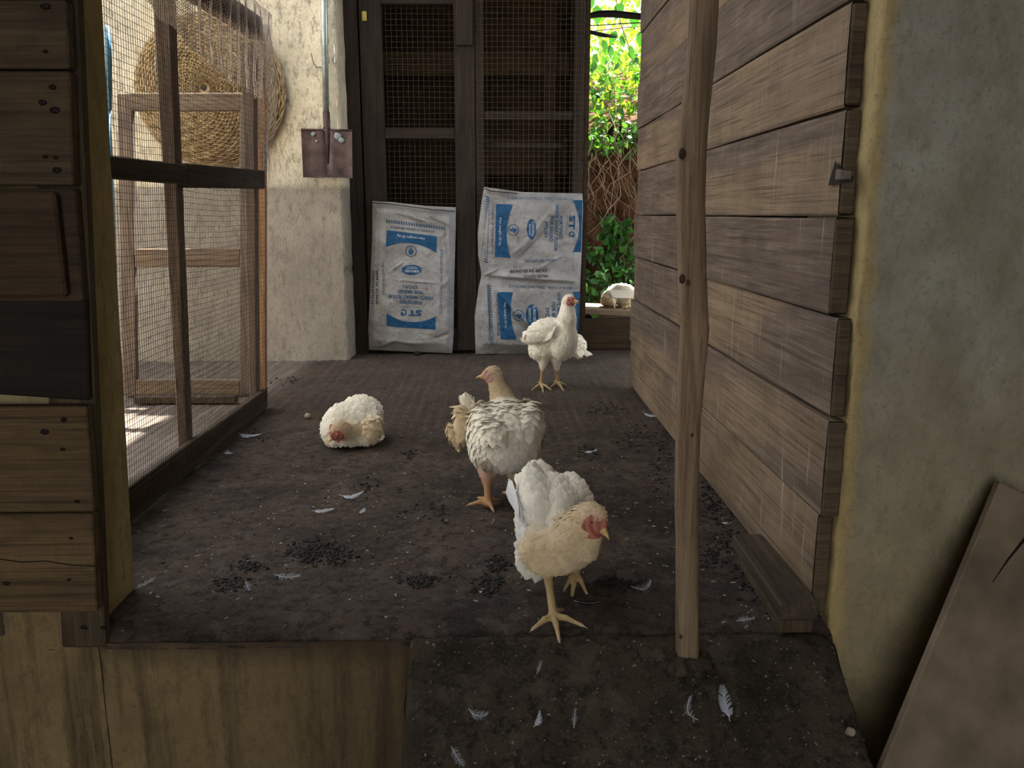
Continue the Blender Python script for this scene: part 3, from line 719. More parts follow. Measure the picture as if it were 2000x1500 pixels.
# ------------------------------------------------------------------ flour sacks with print
def text_mesh(txt, bold=0.0):
    cu = bpy.data.curves.new('t', 'FONT'); cu.body = txt; cu.offset = bold; cu.align_x = 'CENTER'; cu.align_y = 'CENTER'; cu.resolution_u = 3
    o = bpy.data.objects.new('t', cu); COL.objects.link(o); bpy.context.view_layer.update()
    me = bpy.data.meshes.new_from_object(o.evaluated_get(bpy.context.evaluated_depsgraph_get()))
    bpy.data.objects.remove(o)
    v = np.array([p.co[:] for p in me.vertices]); f = [tuple(p.vertices) for p in me.polygons]
    bpy.data.meshes.remove(me)
    lo = v.min(0); hi = v.max(0); v = (v-(lo+hi)/2)/np.maximum(hi-lo, 1e-6)
    return v[:, :2], f
class Sack:
    def __init__(s, name, label, outline_l, outline_r, top, bot, Y, yfn, zb):
        """outline_l/r: px x as function of py; top/bot: py as function of px"""
        s.Y = Y; s.yfn = yfn
        s.t = thing(name, label, 'sack', (P(.5*(outline_l(600)+outline_r(600)), bot(1000), Y=Y).x, Y, 0.0))
        nu, nv = 110, 190
        def pt(u, v, back=0):
            py = top(outline_l(400)+u*160)*(1-v)+bot(outline_l(680)+u*160)*v
            px = outline_l(py)*(1-u)+outline_r(py)*u
            py = top(px)*(1-v)+bot(px)*v
            q = P(px, py, Y=Y); e = min(u, 1-u, v, 1-v)
            d = min(1, e*14)
            yy = s.surf(q.x, q.z)
            if back: return (q.x, Y+.004, max(q.z, .0005))
            return (q.x, yy*(d)+(Y+.003)*(1-d) if e < 1/14 else yy, max(q.z, .001))
        m = MB(); m.grid(lambda u, v: pt(u, 1-v), nu, nv); m.grid(lambda u, v: pt(1-u, 1-v, 1), 30, 40)
        o = obj('sack_cloth', m, M['sack'], s.t); s.cloth = o
    def surf(s, x, z): return s.Y-s.yfn(x, z)
    def place(s, name, vs, fs, mat, off=.0022):
        m = MB(); m.add([(x, s.surf(x, z)-off, z) for x, z in vs], fs); return obj(name, m, mat, s.cloth, False)
    def text(s, txt, px, py, length, height, ang, mat='ink', bold=.0):
        v, f = text_mesh(txt, bold); c = P(px, py, Y=s.Y); k = (P(px+1, py, Y=s.Y).x-c.x)
        a = R(ang); L = length*k; Hh = height*k
        vs = [(c.x+x*L*math.cos(a)-y*Hh*math.sin(a), c.z+x*L*math.sin(a)+y*Hh*math.cos(a)) for x, y in v]
        s.place('lettering', vs, f, M[mat], .0026 if mat != 'ink_white' else .0034)
    def quadgrid(s, fn, nu, nv, mat, name='print_panel'):
        vs = []; fs = []
        for j in range(nv+1):
            for i in range(nu+1):
                p = P(*fn(i/nu, j/nv), Y=s.Y); vs.append((p.x, p.z))
        fs = [(j*(nu+1)+i, j*(nu+1)+i+1, (j+1)*(nu+1)+i+1, (j+1)*(nu+1)+i) for j in range(nv) for i in range(nu)]
        s.place(name, vs, fs, M[mat])
    def ellipse(s, px, py, a, b, mat, hole=0.0, name='print_oval'):
        s.quadgrid(lambda u, v: (px+a*(hole+(1-hole)*v)*math.cos(2*math.pi*u), py+b*(hole+(1-hole)*v)*math.sin(2*math.pi*u)), 36, 4, mat, name)
    def stripes(s, x0, y0, x1, y1, n, w, mat='ink_dark', lean=.6):
        vs = []; fs = []
        d = Vector((x1-x0, y1-y0)); L = d.length; d /= L; nn = Vector((-d.y, d.x)); st = L/n
        for i in range(n):
            c = Vector((x0, y0))+d*(i+.3)*st
            k = [c-nn*w/2, c-nn*w/2+d*st*.5, c+nn*w/2+d*st*(.5+lean), c+nn*w/2+d*st*lean]
            b = len(vs)
            for q in k: p = P(q.x, q.y, Y=s.Y); vs.append((p.x, p.z))
            fs.append((b, b+1, b+2, b+3))
        s.place('stripe_band', vs, fs, M[mat])
def ridge(x, z, x0, z0, x1, z1, w, h, asym=0):
    dx, dz = x1-x0, z1-z0; L2 = dx*dx+dz*dz; t = ((x-x0)*dx+(z-z0)*dz)/L2
    tt = max(0, min(1, t)); d = math.hypot(x-x0-dx*tt, z-z0-dz*tt)
    fade = math.sin(math.pi*max(0.02, min(.98, tt)))**.5
    return h*fade*math.exp(-(d/w)**2)
A_ = lambda x, y: (P(x, y, Y=4.28).x, P(x, y, Y=4.28).z)
def mk_ridges(lst): return [(*A_(a, b), *A_(c, d), w, h) for a, b, c, d, w, h in lst]
RL = mk_ridges([(765, 410, 850, 436, .012, .012), (790, 405, 815, 430, .010, .012), (830, 415, 880, 440, .010, .01), (760, 532, 790, 510, .006, .005), (770, 545, 860, 552, .006, .005), (870, 430, 880, 560, .01, -.005), (740, 400, 735, 600, .008, -.006), (740, 680, 775, 660, .012, .012), (860, 560, 884, 540, .012, .006), (770, 665, 830, 672, .01, .006), (848, 660, 880, 650, .008, -.008)])
def ysL(x, z):
    c = A_(806, 540); h = .018*math.exp(-((x-c[0])/.24)**4)*math.exp(-((z-c[1])/.45)**4)
    for r in RL: h += ridge(x, z, *r)
    return 1.6*h+.010*fbm(x*7, z*6, 3)+.005*abs(fbm(x*17, z*14, 1))+.010
sL = Sack('flour_sack', 'single upside-down white flour sack hung left of the centre post', lambda y: np.interp(y, [390, 450, 560, 640, 690], [727, 727, 723, 719, 721]), lambda y: np.interp(y, [390, 450, 560, 650, 690], [890.5, 890, 887, 886, 883]),
          lambda x: np.interp(x, [720, 760, 830, 892], [393, 394, 402, 405]), lambda x: np.interp(x, [720, 800, 885], [683, 687, 690]), 4.285, ysL, 0)
def arcpanel(s, TL, TR, BR, BL, bulge, side, n=24):
    def fn(u, v):
        t = (TL[0]*(1-u)+TR[0]*u, TL[1]*(1-u)+TR[1]*u); b = (BL[0]*(1-u)+BR[0]*u, BL[1]*(1-u)+BR[1]*u)
        k = 4*u*(1-u)*bulge
        if side == 'bottom': b = (b[0], b[1]-k)
        if side == 'top': t = (t[0], t[1]+k)
        return (t[0]*(1-v)+b[0]*v, t[1]*(1-v)+b[1]*v)
    s.quadgrid(fn, n, 10, 'ink')
def arcpanel_v(s, TL, TR, BR, BL, bulge, side):
    def fn(u, v):
        l = (TL[0]*(1-v)+BL[0]*v, TL[1]*(1-v)+BL[1]*v); r = (TR[0]*(1-v)+BR[0]*v, TR[1]*(1-v)+BR[1]*v); k = 4*v*(1-v)*bulge
        if side == 'right': r = (r[0]-k, r[1])
        else: l = (l[0]+k, l[1])
        return (l[0]*(1-u)+r[0]*u, l[1]*(1-u)+r[1]*u)
    s.quadgrid(fn, 10, 24, 'ink')
arcpanel(sL, (757, 449), (854, 461), (853, 493), (756, 482), 13, 'bottom')
arcpanel(sL, (757, 610), (852, 616), (851, 642), (757, 635), 14, 'top')
sL.stripes(753, 431, 869, 446, 24, 6.5)
sL.text('COUNTRY OF ORIGIN: MAURITIUS', 807, 447.5, 86, 4.6, 174, 'ink_dark', .01)
sL.text('Net weight 25 kg', 804, 462.5, 53, 6, 174, 'ink_white', .005)
def emblem(s, x, y, r, ang):
    s.ellipse(x, y, r, r, 'ink', .88, 'emblem_ring')
    a = R(ang)
    def rot(dx, dy): return (x+dx*math.cos(a)-dy*math.sin(a), y+dx*math.sin(a)+dy*math.cos(a))
    for dx, dy, aa, bb in ((0, -.28, .36, .34), (.05, .12, .30, .26), (-.34, .08, .10, .22), (.3, -.12, .16, .2), (0, .5, .14, .2)):
        q = rot(dx*r, dy*r); s.ellipse(q[0], q[1], aa*r, bb*r, 'ink', 0, 'emblem_figure')
emblem(sL, 804, 490, 11, 180)
sL.ellipse(805.5, 526, 19.5, 9.8, 'ink')
sL.text('SUBSIDISED', 806, 528.5, 28, 4.4, 178, 'ink_white', .01); sL.text('PRODUCT', 806, 522, 21, 4.2, 178, 'ink_white', .01)
sL.text('STC/01', 803, 559, 28, 6.4, 178, 'ink', .018); sL.text('FOR BREAD', 803, 568.5, 46, 6.8, 178, 'ink', .018)
sL.text('WHITE WHEAT FLOUR', 804, 579, 88, 7.2, 177, 'ink', .018); sL.text('FORTIFIED', 804, 588.5, 43, 7, 177, 'ink', .018)
sL.text('STATE TRADING CORPORATION', 804, 598, 38, 2, 178, 'ink_dark')
def stc(s, x, y, L, h, ang):
    a = R(ang)
    def off(t, n=0): return (x+t*L*math.cos(a)+n*h*math.sin(a)*-1, y-t*L*math.sin(a)-n*h*math.cos(a))
    q = off(-.18); s.text('ST', q[0], q[1], L*.62, h, ang, 'ink', .03)
    c = off(.34); r = h*.5
    s.quadgrid(lambda u, v: (c[0]+r*(1-.36*v)*math.cos(-a+R(40)+u*R(285)), c[1]+r*1.05*(1-.36*v)*math.sin(-a+R(40)+u*R(285))), 28, 3, 'ink', 'emblem_swirl')
    q = off(.40, .12); s.ellipse(q[0], q[1], r*.45, r*.4, 'ink', 0, 'emblem_leaf')
stc(sL, 804, 609, 42, 12, 178)
sL.text('STORE IN A CLEAN, COOL AND DRY PLACE', 863, 549, 124, 5.2, 88.5, 'ink', 0)
sL.text('DO NOT USE HOOKS', 750.5, 543, 60, 4.4, -90, 'ink_dark', 0)
sL.text('24 09 24  01:34:08', 737.5, 560, 66, 5, -92, 'ink_black', .03); sL.text('PROD 24 09 24 01', 729, 560, 64, 5, -92, 'ink_black', .03)
sL.ellipse(835, 563, 2.2, 3, 'ink_red', .6, 'red_mark')

RR = mk_ridges([(1075, 410, 1030, 470, .006, .008), (1100, 395, 1040, 460, .022, .014), (1040, 462, 995, 500, .014, .010), (1060, 450, 1005, 512, .007, -.006), (1000, 500, 1005, 525, .006, .006), (950, 535, 1130, 548, .012, .022), (940, 540, 970, 525, .006, .012), (1050, 525, 1100, 495, .006, .006), (1115, 400, 1070, 520, .01, .004),
                (972, 565, 1000, 600, .012, .012), (1000, 600, 1040, 640, .010, .018), (985, 595, 1042, 650, .008, -.008), (1060, 570, 1080, 640, .01, .006), (946, 370, 965, 400, .008, .010), (1110, 430, 1136, 400, .01, .006), (940, 600, 955, 640, .012, .008), (950, 380, 943, 520, .006, -.008), (955, 556, 958, 670, .006, -.007), (1000, 430, 1010, 480, .008, .005)])
def ysR(x, z):
    c = A_(1035, 450); d = A_(1035, 620)
    h = .020*math.exp(-((x-c[0])/.26)**4)*(math.exp(-((z-c[1])/.2)**4)+math.exp(-((z-d[1])/.19)**4))
    for r in RR: h += ridge(x, z, *r)
    return 1.6*h+.009*fbm(x*6, z*7, 13)+.005*abs(fbm(x*16, z*20, 11))+.010
sR = Sack('flour_sack', 'taller creased white flour sack behind the standing hen, print turned sideways', lambda y: np.interp(y, [362, 390, 455, 500, 532, 540, 560, 618, 660, 695], [946, 941, 933, 934, 940, 940, 935, 927, 928, 929]), lambda y: np.interp(y, [362, 400, 500, 560, 640, 695], [1137, 1139, 1136, 1133, 1128, 1127]),
          lambda x: np.interp(x, [940, 960, 1020, 1139], [364, 367, 375, 378]), lambda x: np.interp(x, [925, 1030, 1130], [692, 695, 694]), 4.27, ysR, 0)
arcpanel_v(sR, (969, 398.5), (1001.5, 399.5), (997, 503), (966.5, 501), 10, 'right')
arcpanel_v(sR, (1118, 391), (1137, 391), (1134, 492), (1118, 492), 12, 'left')
sR.stripes(952.5, 384, 949, 514, 27, 7, lean=-.6)
sR.text('COUNTRY OF ORIGIN: MAURITIUS', 962, 449, 92, 4.6, -91, 'ink_dark', .01); sR.text('Net weight 25 kg', 976.5, 452, 53, 6, -91, 'ink_white')
emblem(sR, 1002, 449, 11, 90)
sR.ellipse(1037.3, 447.5, 8.8, 20, 'ink'); sR.text('SUBSIDISED', 1040, 447, 28, 4, -90, 'ink_white', .01); sR.text('PRODUCT', 1034, 448, 21, 4, -90, 'ink_white', .01)
for tx, x, y, L, h in (('STC/01', 1065.5, 447, 29, 6), ('FOR BREAD', 1076, 446.5, 49, 6.5), ('WHITE WHEAT FLOUR', 1085.5, 444.5, 90, 6.8), ('FORTIFIED', 1094, 444, 44, 6.5)): sR.text(tx, x, y, L, h, -91, 'ink', .018)
sR.text('STATE TRADING CORPORATION', 1106, 440, 38, 2, -91, 'ink_dark'); stc(sR, 1116, 443, 44, 12, -91)
sR.text('STORE IN A CLEAN, COOL AND DRY PLACE', 1054, 387.5, 126, 5.4, 179, 'ink', 0)
sR.text('DO NOT USE HOOKS', 1055, 508.5, 60, 5.4, 2.5, 'ink', 0)
sR.text('24 09 24 01:34:08', 1032, 528.5, 72, 6.5, 182, 'ink_black', .03); sR.text('PROD DATE:', 1046, 538.5, 46, 5.4, 182, 'ink_black', .03)
sR.text('STORE IN A CLEAN, COOL AND DRY PLACE', 1060, 559.5, 133, 5.6, 178, 'ink', 0)
arcpanel_v(sR, (971, 568.6), (1001.5, 569.7), (1009, 660.7), (978, 660), 8, 'right')
arcpanel_v(sR, (1118, 569), (1132, 569), (1127, 662), (1116, 660), 8, 'left')
sR.stripes(955, 556, 961, 673, 25, 7, lean=-.6)
sR.text('COUNTRY OF ORIGIN: MAURITIUS', 972, 613, 80, 4.6, -88, 'ink_dark', .01); sR.text('Net weight 25 kg', 986.5, 614, 50, 6, -87, 'ink_white')
emblem(sR, 1012, 614, 11, 90)
sR.ellipse(1038.3, 613.5, 12, 21, 'ink'); sR.text('SUBSIDISED', 1043, 612, 34, 5, -88, 'ink_white', .01); sR.text('PRODUCT', 1034, 613, 26, 5, -88, 'ink_white', .01)
for tx, x, y, L, h in (('STC/01', 1068, 613, 29, 6.5), ('FOR BREAD', 1080, 613, 49, 7), ('WHITE WHEAT FLOUR', 1090, 612, 86, 6.8), ('FORTIFIED', 1099, 612, 44, 6.5)): sR.text(tx, x, y, L, h, -90, 'ink', .018)
stc(sR, 1122, 616, 40, 10, -87)
# rolled, stitched hems
for s_, pts_ in ((sL, ((729, 395), (762, 397), (800, 402), (845, 408), (888, 412))), (sR, ((947, 367), (958, 372), (1010, 377)))):
    m = MB(); m.tube([(lambda p: (p.x, s_.surf(p.x, p.z)-.003, p.z))(P(x, y, Y=s_.Y)) for x, y in pts_], .006, 6); obj('hem', m, M['sack'], s_.cloth)
    m = MB(); m.tube([(lambda p: (p.x, s_.surf(p.x, p.z)-.009, p.z))(P(x, y+1, Y=s_.Y)) for x, y in pts_], .0014, 4); obj('stitching', m, M['dung'], s_.cloth)

# ------------------------------------------------------------------ leaning panel, lower right
pa = P(1955, 940, Y=1.30); pb = P(1790, 1340, Y=1.19); d = (pb-pa); d = d*( (pa.z+.85)/(pa.z-pb.z)); pf = pa+d
pr = P(2100, 1015, Y=1.30)-pa; pr = pr.normalized()*.42
nn = d.cross(pr).normalized(); nn = nn if nn.y > 0 else -nn
m = MB(); th = nn*.016
m.hexa([pf, pf+pr, pf+pr+th, pf+th, pa, pa+pr, pa+pr+th, pa+th], .002)
lp = thing('leaning_board', 'worn brown wooden board leaning against the plaster wall at lower right', 'board', pf)
obj('board_sheet', m, M['ply'], lp, False)
m = MB(); m.tube([P(x, y, Y=1.235-.0)-nn*0 for x, y in ()] or [pa+pr*.20+d*.02-nn*.0005, pa+pr*.19+d*.05-nn*.0005, pa+pr*.155+d*.085-nn*.0005, pa+pr*.13+d*.12-nn*.0005], [.0022, .003, .002, .0006], 4); obj('crack', m, M['nail'], lp)

# ------------------------------------------------------------------ hens
def sminv(a, b, k):
    h = np.maximum(k-np.abs(a-b), 0)/k
    return np.minimum(a, b)-h*h*k*.25
def cone(a, b, ra, rb, k=.02, col='w', flow=None, fl=.03): return dict(t='c', a=np.array(a, float), b=np.array(b, float), ra=ra, rb=rb, k=k, col=col, flow=flow, fl=fl)
def ell(c, ax, r, k=.03, col='w', flow=None, fl=.03):
    """ellipsoid; ax = long axis direction, r = (long, across, thick)"""
    x = np.array(ax, float); x /= np.linalg.norm(x); up = np.array((0, 0, 1.0)) if abs(x[2]) < .95 else np.array((0, 1.0, 0))
    y = np.cross(up, x); y /= np.linalg.norm(y); z = np.cross(x, y)
    return dict(t='e', c=np.array(c, float), R=np.stack([x, y, z]), r=np.array(r, float), k=k, col=col, flow=flow, fl=fl)
def dist(p, q):
    if q['t'] == 'c':
        ba = q['b']-q['a']; L2 = max(1e-12, ba.dot(ba)); t = np.clip(((p-q['a'])@ba)/L2, 0, 1)
        return np.linalg.norm(p-q['a']-t[..., None]*ba, axis=-1)-(q['ra']+(q['rb']-q['ra'])*t)
    l = (p-q['c'])@q['R'].T; k0 = np.linalg.norm(l/q['r'], axis=-1); k1 = np.linalg.norm(l/q['r']**2, axis=-1)
    return k0*(k0-1)/np.maximum(k1, 1e-6)
def bounds(q):
    if q['t'] == 'c':
        r = max(q['ra'], q['rb']); return np.minimum(q['a'], q['b'])-r, np.maximum(q['a'], q['b'])+r
    r = np.sqrt(((q['R']*q['r'][:, None])**2).sum(0)); return q['c']-r, q['c']+r
def mesh_sdf(prims, h):
    lo = np.min([bounds(q)[0] for q in prims], 0)-.02; hi = np.max([bounds(q)[1] for q in prims], 0)+.02
    n = np.ceil((hi-lo)/h).astype(int)+1
    S = np.full(n, 1.0, np.float32)
    ax = [lo[i]+h*np.arange(n[i]) for i in range(3)]
    for q in prims:
        a, b = bounds(q); m = q['k']+3*h
        i0 = np.maximum(0, np.floor((a-m-lo)/h)).astype(int); i1 = np.minimum(n, np.ceil((b+m-lo)/h).astype(int)+1)
        g = np.stack(np.meshgrid(*[ax[i][i0[i]:i1[i]] for i in range(3)], indexing='ij'), -1)
        sl = tuple(slice(i0[i], i1[i]) for i in range(3))
        S[sl] = sminv(S[sl], dist(g, q), q['k'])
    # surface nets
    ins = S < 0; c = n-1
    acc = np.zeros((*c, 3), np.float32); cnt = np.zeros(c, np.float32)
    cor = [(i, j, k) for i in (0, 1) for j in (0, 1) for k in (0, 1)]
    def sub(A, o): return A[o[0]:o[0]+c[0], o[1]:o[1]+c[1], o[2]:o[2]+c[2]]
    for a in cor:
        for d in range(3):
            if a[d]: continue
            b = list(a); b[d] = 1
            A = sub(S, a); B = sub(S, b); x = (A < 0) != (B < 0)
            t = np.where(x, A/np.where(x, A-B, 1), 0)
            cnt += x
            for e in range(3): acc[..., e] += np.where(x, a[e]+(t if e == d else 0), 0)
    act = cnt > 0; idx = np.full(c, -1, np.int64); idx[act] = np.arange(act.sum())
    loc = np.argwhere(act); V = lo+h*(loc+acc[act]/cnt[act][:, None])
    faces = []
    for d in range(3):
        e1, e2 = [(1, 2), (2, 0), (0, 1)][d]
        s0 = [slice(0, n[i]) for i in range(3)]
        a = [slice(1, c[i]) for i in range(3)]; a[d] = slice(0, c[d]); b = list(a); b[d] = slice(1, c[d]+1)
        x0 = ins[tuple(a)]; x1 = ins[tuple(b)]; ch = np.argwhere(x0 != x1)
        if not len(ch): continue
        base = ch.copy()
        for i in range(3):
            if i != d: base[:, i] += 1
        flip = x0[tuple(ch.T)]
        def id_(o1, o2):
            q = base.copy(); q[:, e1] -= o1; q[:, e2] -= o2; return idx[tuple(q.T)]
        Q = np.stack([id_(1, 1), id_(0, 1), id_(0, 0), id_(1, 0)], 1)
        Q[~flip] = Q[~flip][:, ::-1]; faces.append(Q)
    Fq = np.concatenate(faces)
    return V, Fq
COLS = {'w': (.88, .82, .69), 'c': (.68, .53, .33), 't': (.52, .40, .25), 'r': (.46, .16, .12), 'p': (.52, .30, .24), 'y': (.42, .30, .15), 'o': (.40, .22, .10), 'd': (.30, .21, .15), 'b': (.76, .74, .72), 'g': (.55, .38, .14)}
def feather_card(mb, p, d, n, L, Wd, lift, col, seg=4, tipfade=1.0, curve=0.0):
    s = n.cross(d).normalized(); wp = [.45, .9, 1.0, .8, .12] if seg == 4 else [.3]+[1-.25*abs(2*i/seg-1) for i in range(1, seg)]+[.15]
    vs = []; cs = []
    for i in range(seg+1):
        t = i/seg; q = p+d*(L*t)+n*(L*(lift*t-.22*t*t*lift*1.5))+s*(curve*t*t*L)
        w = Wd*wp[i]
        vs += [q-s*w-n*(w*.28), q+n*.0004, q+s*w-n*(w*.28)]
        k = (.88+.12*t) if tipfade == 1 else (.76+.24*min(1, t*1.4)); cc = tuple(min(1, x*k) for x in col); cs += [cc]*3
    b = len(mb.v); mb.v.extend([tuple(v) for v in vs]); mb.c.extend(cs)
    for i in range(seg):
        for j in (0, 1): mb.f.append((b+i*3+j, b+i*3+j+1, b+(i+1)*3+j+1, b+(i+1)*3+j)); mb.mi.append(0)
def hen(label, prims, head, wings, tails, foot, h=.0025, nf=1800, seed=1, group=None, category='hen', fscale=1.0):
    rnd = random.Random(seed)
    t = thing('hen', label, category, foot)
    hc, hf, hu, hs, hmark = head     # head centre, forward, up, size, dict
    hc = Vector(hc); hf = Vector(hf).normalized(); hu = (Vector(hu)-hf*Vector(hu).dot(hf)).normalized(); hl = hu.cross(hf)
    def hp(x, y, z): return hc+(hf*x+hl*y+hu*z)*hs
    fc = hmark.get('face', 'r')
    prims = [dict(q, k=q['k']*.55 if q['k'] > .012 else q['k']) for q in prims]
    nk = Vector(hmark['neck'])-hc
    prims += [ell(hp(0, 0, .1), hf, (1.08*hs, .82*hs, .92*hs), .014, hmark.get('crown', 'w'), np.array(nk), .012),
              ell(hp(.72, 0, -.08), hf, (.72*hs, .52*hs, .58*hs), .008, fc), ell(hp(.42, .40, -.02), hf, (.46*hs, .34*hs, .46*hs), .006, fc), ell(hp(.42, -.40, -.02), hf, (.46*hs, .34*hs, .46*hs), .006, fc),
              ell(hp(.30, .42, -.5), hf, (.34*hs, .26*hs, .36*hs), .006, fc), ell(hp(.30, -.42, -.5), hf, (.34*hs, .26*hs, .36*hs), .006, fc)]
    V, Q = mesh_sdf(prims, h)
    D = np.stack([dist(V, q) for q in prims], 1)
    w = np.exp(-np.maximum(D-D.min(1, keepdims=True), 0)/.0045)
    w[:, :] = w/w.sum(1, keepdims=True)
    cols = w@np.array([COLS[q['col']] for q in prims])
    near = D.argmin(1)
    rel = (V-np.array(hc))/hs; lx = rel@np.array(hf); ly = rel@np.array(hl); lz = rel@np.array(hu); rr = np.linalg.norm(rel, axis=1)
    face = (lx > .05+.25*np.abs(lz+.1)**2) & (lz < .62+.0*lx) & (lz > -.95) & (rr < 1.75) & ((np.abs(ly) > .22) | (lx > .75)) & (rr > .3)
    face |= (lx > .85) & (rr < 1.8)
    fcol = np.array(COLS[fc]); vary = (.85+.25*np.sin(lx*9+lz*7))[:, None]
    cols = np.where(face[:, None], fcol*vary, cols)
    flows = w@np.array([q['flow']/np.linalg.norm(q['flow']) if q['flow'] is not None else (0, 0, 0) for q in prims])
    fls = w@np.array([q['fl'] if q['flow'] is not None else 0 for q in prims])
    fea = np.array([q['flow'] is not None for q in prims])[near] & ~face
    m = MB(); m.v = V.tolist(); m.f = Q.tolist(); m.mi = [0]*len(m.f); m.c = (cols*np.array((.93, .92, .9))).tolist()
    obj('body', m, M['body'], t)
    # plumage
    fq = Q[np.array(fea)[Q].all(1)]
    A = V[fq[:, 0]]; B = V[fq[:, 1]]; C = V[fq[:, 2]]; nrm = np.cross(B-A, C-A); ln = np.linalg.norm(nrm, axis=1, keepdims=True); nrm = nrm/np.maximum(ln, 1e-12)
    flm = fls[fq[:, 0]]; wt = (ln[:, 0])/np.maximum(flm, .008)**1.6; wt /= wt.sum()
    rs_ = np.random.RandomState(seed); pick = rs_.choice(len(fq), nf, p=wt)
    m = MB()
    for i in pick:
        p = Vector(A[i]); n = Vector(nrm[i]); d = Vector(flows[fq[i, 0]]); d = d-n*d.dot(n)
        if d.length < .05 or p.z < .012: continue
        d.normalize(); sd_ = n.cross(d); d = (d+sd_*rnd.uniform(-.22, .22)).normalized()
        L = flm[i]*fscale*rnd.uniform(.75, 1.25); col = cols[fq[i, 0]]; k = rnd.uniform(.86, 1.05)
        tn = .06*fbm(p.x*14, p.y*14, p.z*14)
        col = (min(1, col[0]*k), min(1, col[1]*(k-.01+tn*.3)), min(1, col[2]*(k-.02+tn)))
        feather_card(m, p-n*.0012-d*L*.25, d, n, L, L*.34, rnd.uniform(.12, .24), col, tipfade=2.6)
    o = obj('plumage', m, M['feather'], t); o['kind'] = 'stuff'
    for (ra, rb, ta, tb, nfe, wd, nr, cl) in wings:
        m = MB()
        for i in range(nfe):
            u = i/max(1, nfe-1); a = Vector(ra).lerp(Vector(rb), u); b = Vector(ta).lerp(Vector(tb), u)
            n = Vector(nr).normalized(); d = b-a; L = d.length; d.normalize(); n = (n-d*n.dot(d)).normalized()
            k = rnd.uniform(.9, 1.05); c = COLS[cl]; feather_card(m, a+n*(.0012*i), d, n, L, wd*rnd.uniform(.9, 1.1), .10, (c[0]*k, c[1]*k, c[2]*k), seg=7, curve=.06)
        obj('wing', m, M['feather'], t)
    for (ra, rb, ta, tb, nfe, wd, nr, cl) in tails:
        m = MB()
        for i in range(nfe):
            u = i/max(1, nfe-1); a = Vector(ra).lerp(Vector(rb), u); b = Vector(ta).lerp(Vector(tb), u)
            n = Vector(nr).normalized(); d = b-a; L = d.length; d.normalize(); n = (n-d*n.dot(d)).normalized()
            c = COLS[cl]; feather_card(m, a+n*(.0012*i), d, n, L, wd*rnd.uniform(.85, 1.1), .12, c, seg=6)
        obj('tail', m, M['feather'], t)
    # beak
    m = MB(); op_ = hmark.get('open', .06)
    def beak(sg):
        rows_ = [(1.0, .40, .32), (1.4, .31, .27), (1.8, .19, .17), (2.2, .05, .05)]
        vs = []
        for r_i, (x, wy, wz) in enumerate(rows_):
            zc = -.10+sg*op_*(x-1.0)*1.2-(.14*((x-1.0)**2) if sg > 0 else .02)
            if sg < 0: x = 1.1+(x-1.1)*.8
            for k in range(8):
                a = math.pi*k/7; vs.append(hp(x, wy*math.cos(a), zc+sg*wz*math.sin(a)))
        m.add(vs, [(j*8+k, j*8+(k+1), (j+1)*8+k+1, (j+1)*8+k) for j in range(3) for k in range(7)]+[(j*8+7, j*8, (j+1)*8, (j+1)*8+7) for j in range(3)])
    beak(1); beak(-1); obj('beak', m, M['beak'], t)
    m = MB(); cs_ = hmark.get('comb', .35)
    prof_ = [(1.15, .25), (1.0, .62), (.85, .45), (.7, .85), (.52, .58), (.35, .95), (.18, .62), (0, .8), (-.2, .6), (-.3, .5)]
    vs = []
    for (x, z) in prof_:
        zz = .55 + z*cs_
        vs += [hp(x, .09, .45), hp(x, .05, zz), hp(x, -.05, zz), hp(x, -.09, .45)]
    m.add(vs, [(i*4+k, i*4+k+1, (i+1)*4+k+1, (i+1)*4+k) for i in range(len(prof_)-1) for k in range(3)]+[(0, 3, 2, 1), tuple(len(vs)-4+i for i in range(4))]); obj('comb', m, M['comb'], t)
    for sg in (1, -1):
        m = MB()
        if not hmark.get('closed'):
            m.ball(hp(.55, sg*.70, .10), .19*hs, 12); obj('eye', m, M['eye'], t)
            m = MB()
        else:
            m.ball(hp(.55, sg*.68, .10), (.2*hs, .2*hs, .2*hs), 12); obj('closed_eyelid', m, M['comb'], t); m = MB()
        m.ball(hp(.75, sg*.2, -.75), (.17*hs, .12*hs, .3*hs), 10, jit=.05); obj('wattle', m, M['comb'], t)
    return t
def V3(p): return np.array((p.x, p.y, p.z))
def c_(x, y, Y): return V3(P(x, y, Y=Y))
def leg(top, hock, ankle, toes, rt=.02, rs=.0068, kcol='y', thigh='w', back=None, flow=(0, 0, -1)):
    top, hock, ankle = map(np.array, (top, hock, ankle)); ps = [cone(top, hock, rt*1.5, rt*.55, .02, thigh, np.array(flow), .018), cone(hock, hock+(ankle-hock)*.25, rs*1.35, rs, .006, kcol), cone(hock+(ankle-hock)*.25, ankle, rs, rs*1.05, .005, kcol)]
    ps.append(cone(ankle, ankle, rs*1.35, rs*1.35, .005, kcol))
    for tp in toes:
        tp = np.array(tp); m1 = ankle*.55+tp*.45+np.array((0, 0, .004)); ps += [cone(ankle, m1, rs*.95, rs*.74, .004, kcol), cone(m1, tp, rs*.72, rs*.42, .003, kcol)]
        d = (tp-m1); d /= np.linalg.norm(d); ps.append(cone(tp, tp+d*rs*1.6+np.array((0, 0, -.001)), rs*.36, rs*.12, .002, 't'))
    return ps
def fl_(x, y, z=.0045): return V3(P(x, y, Z=z))

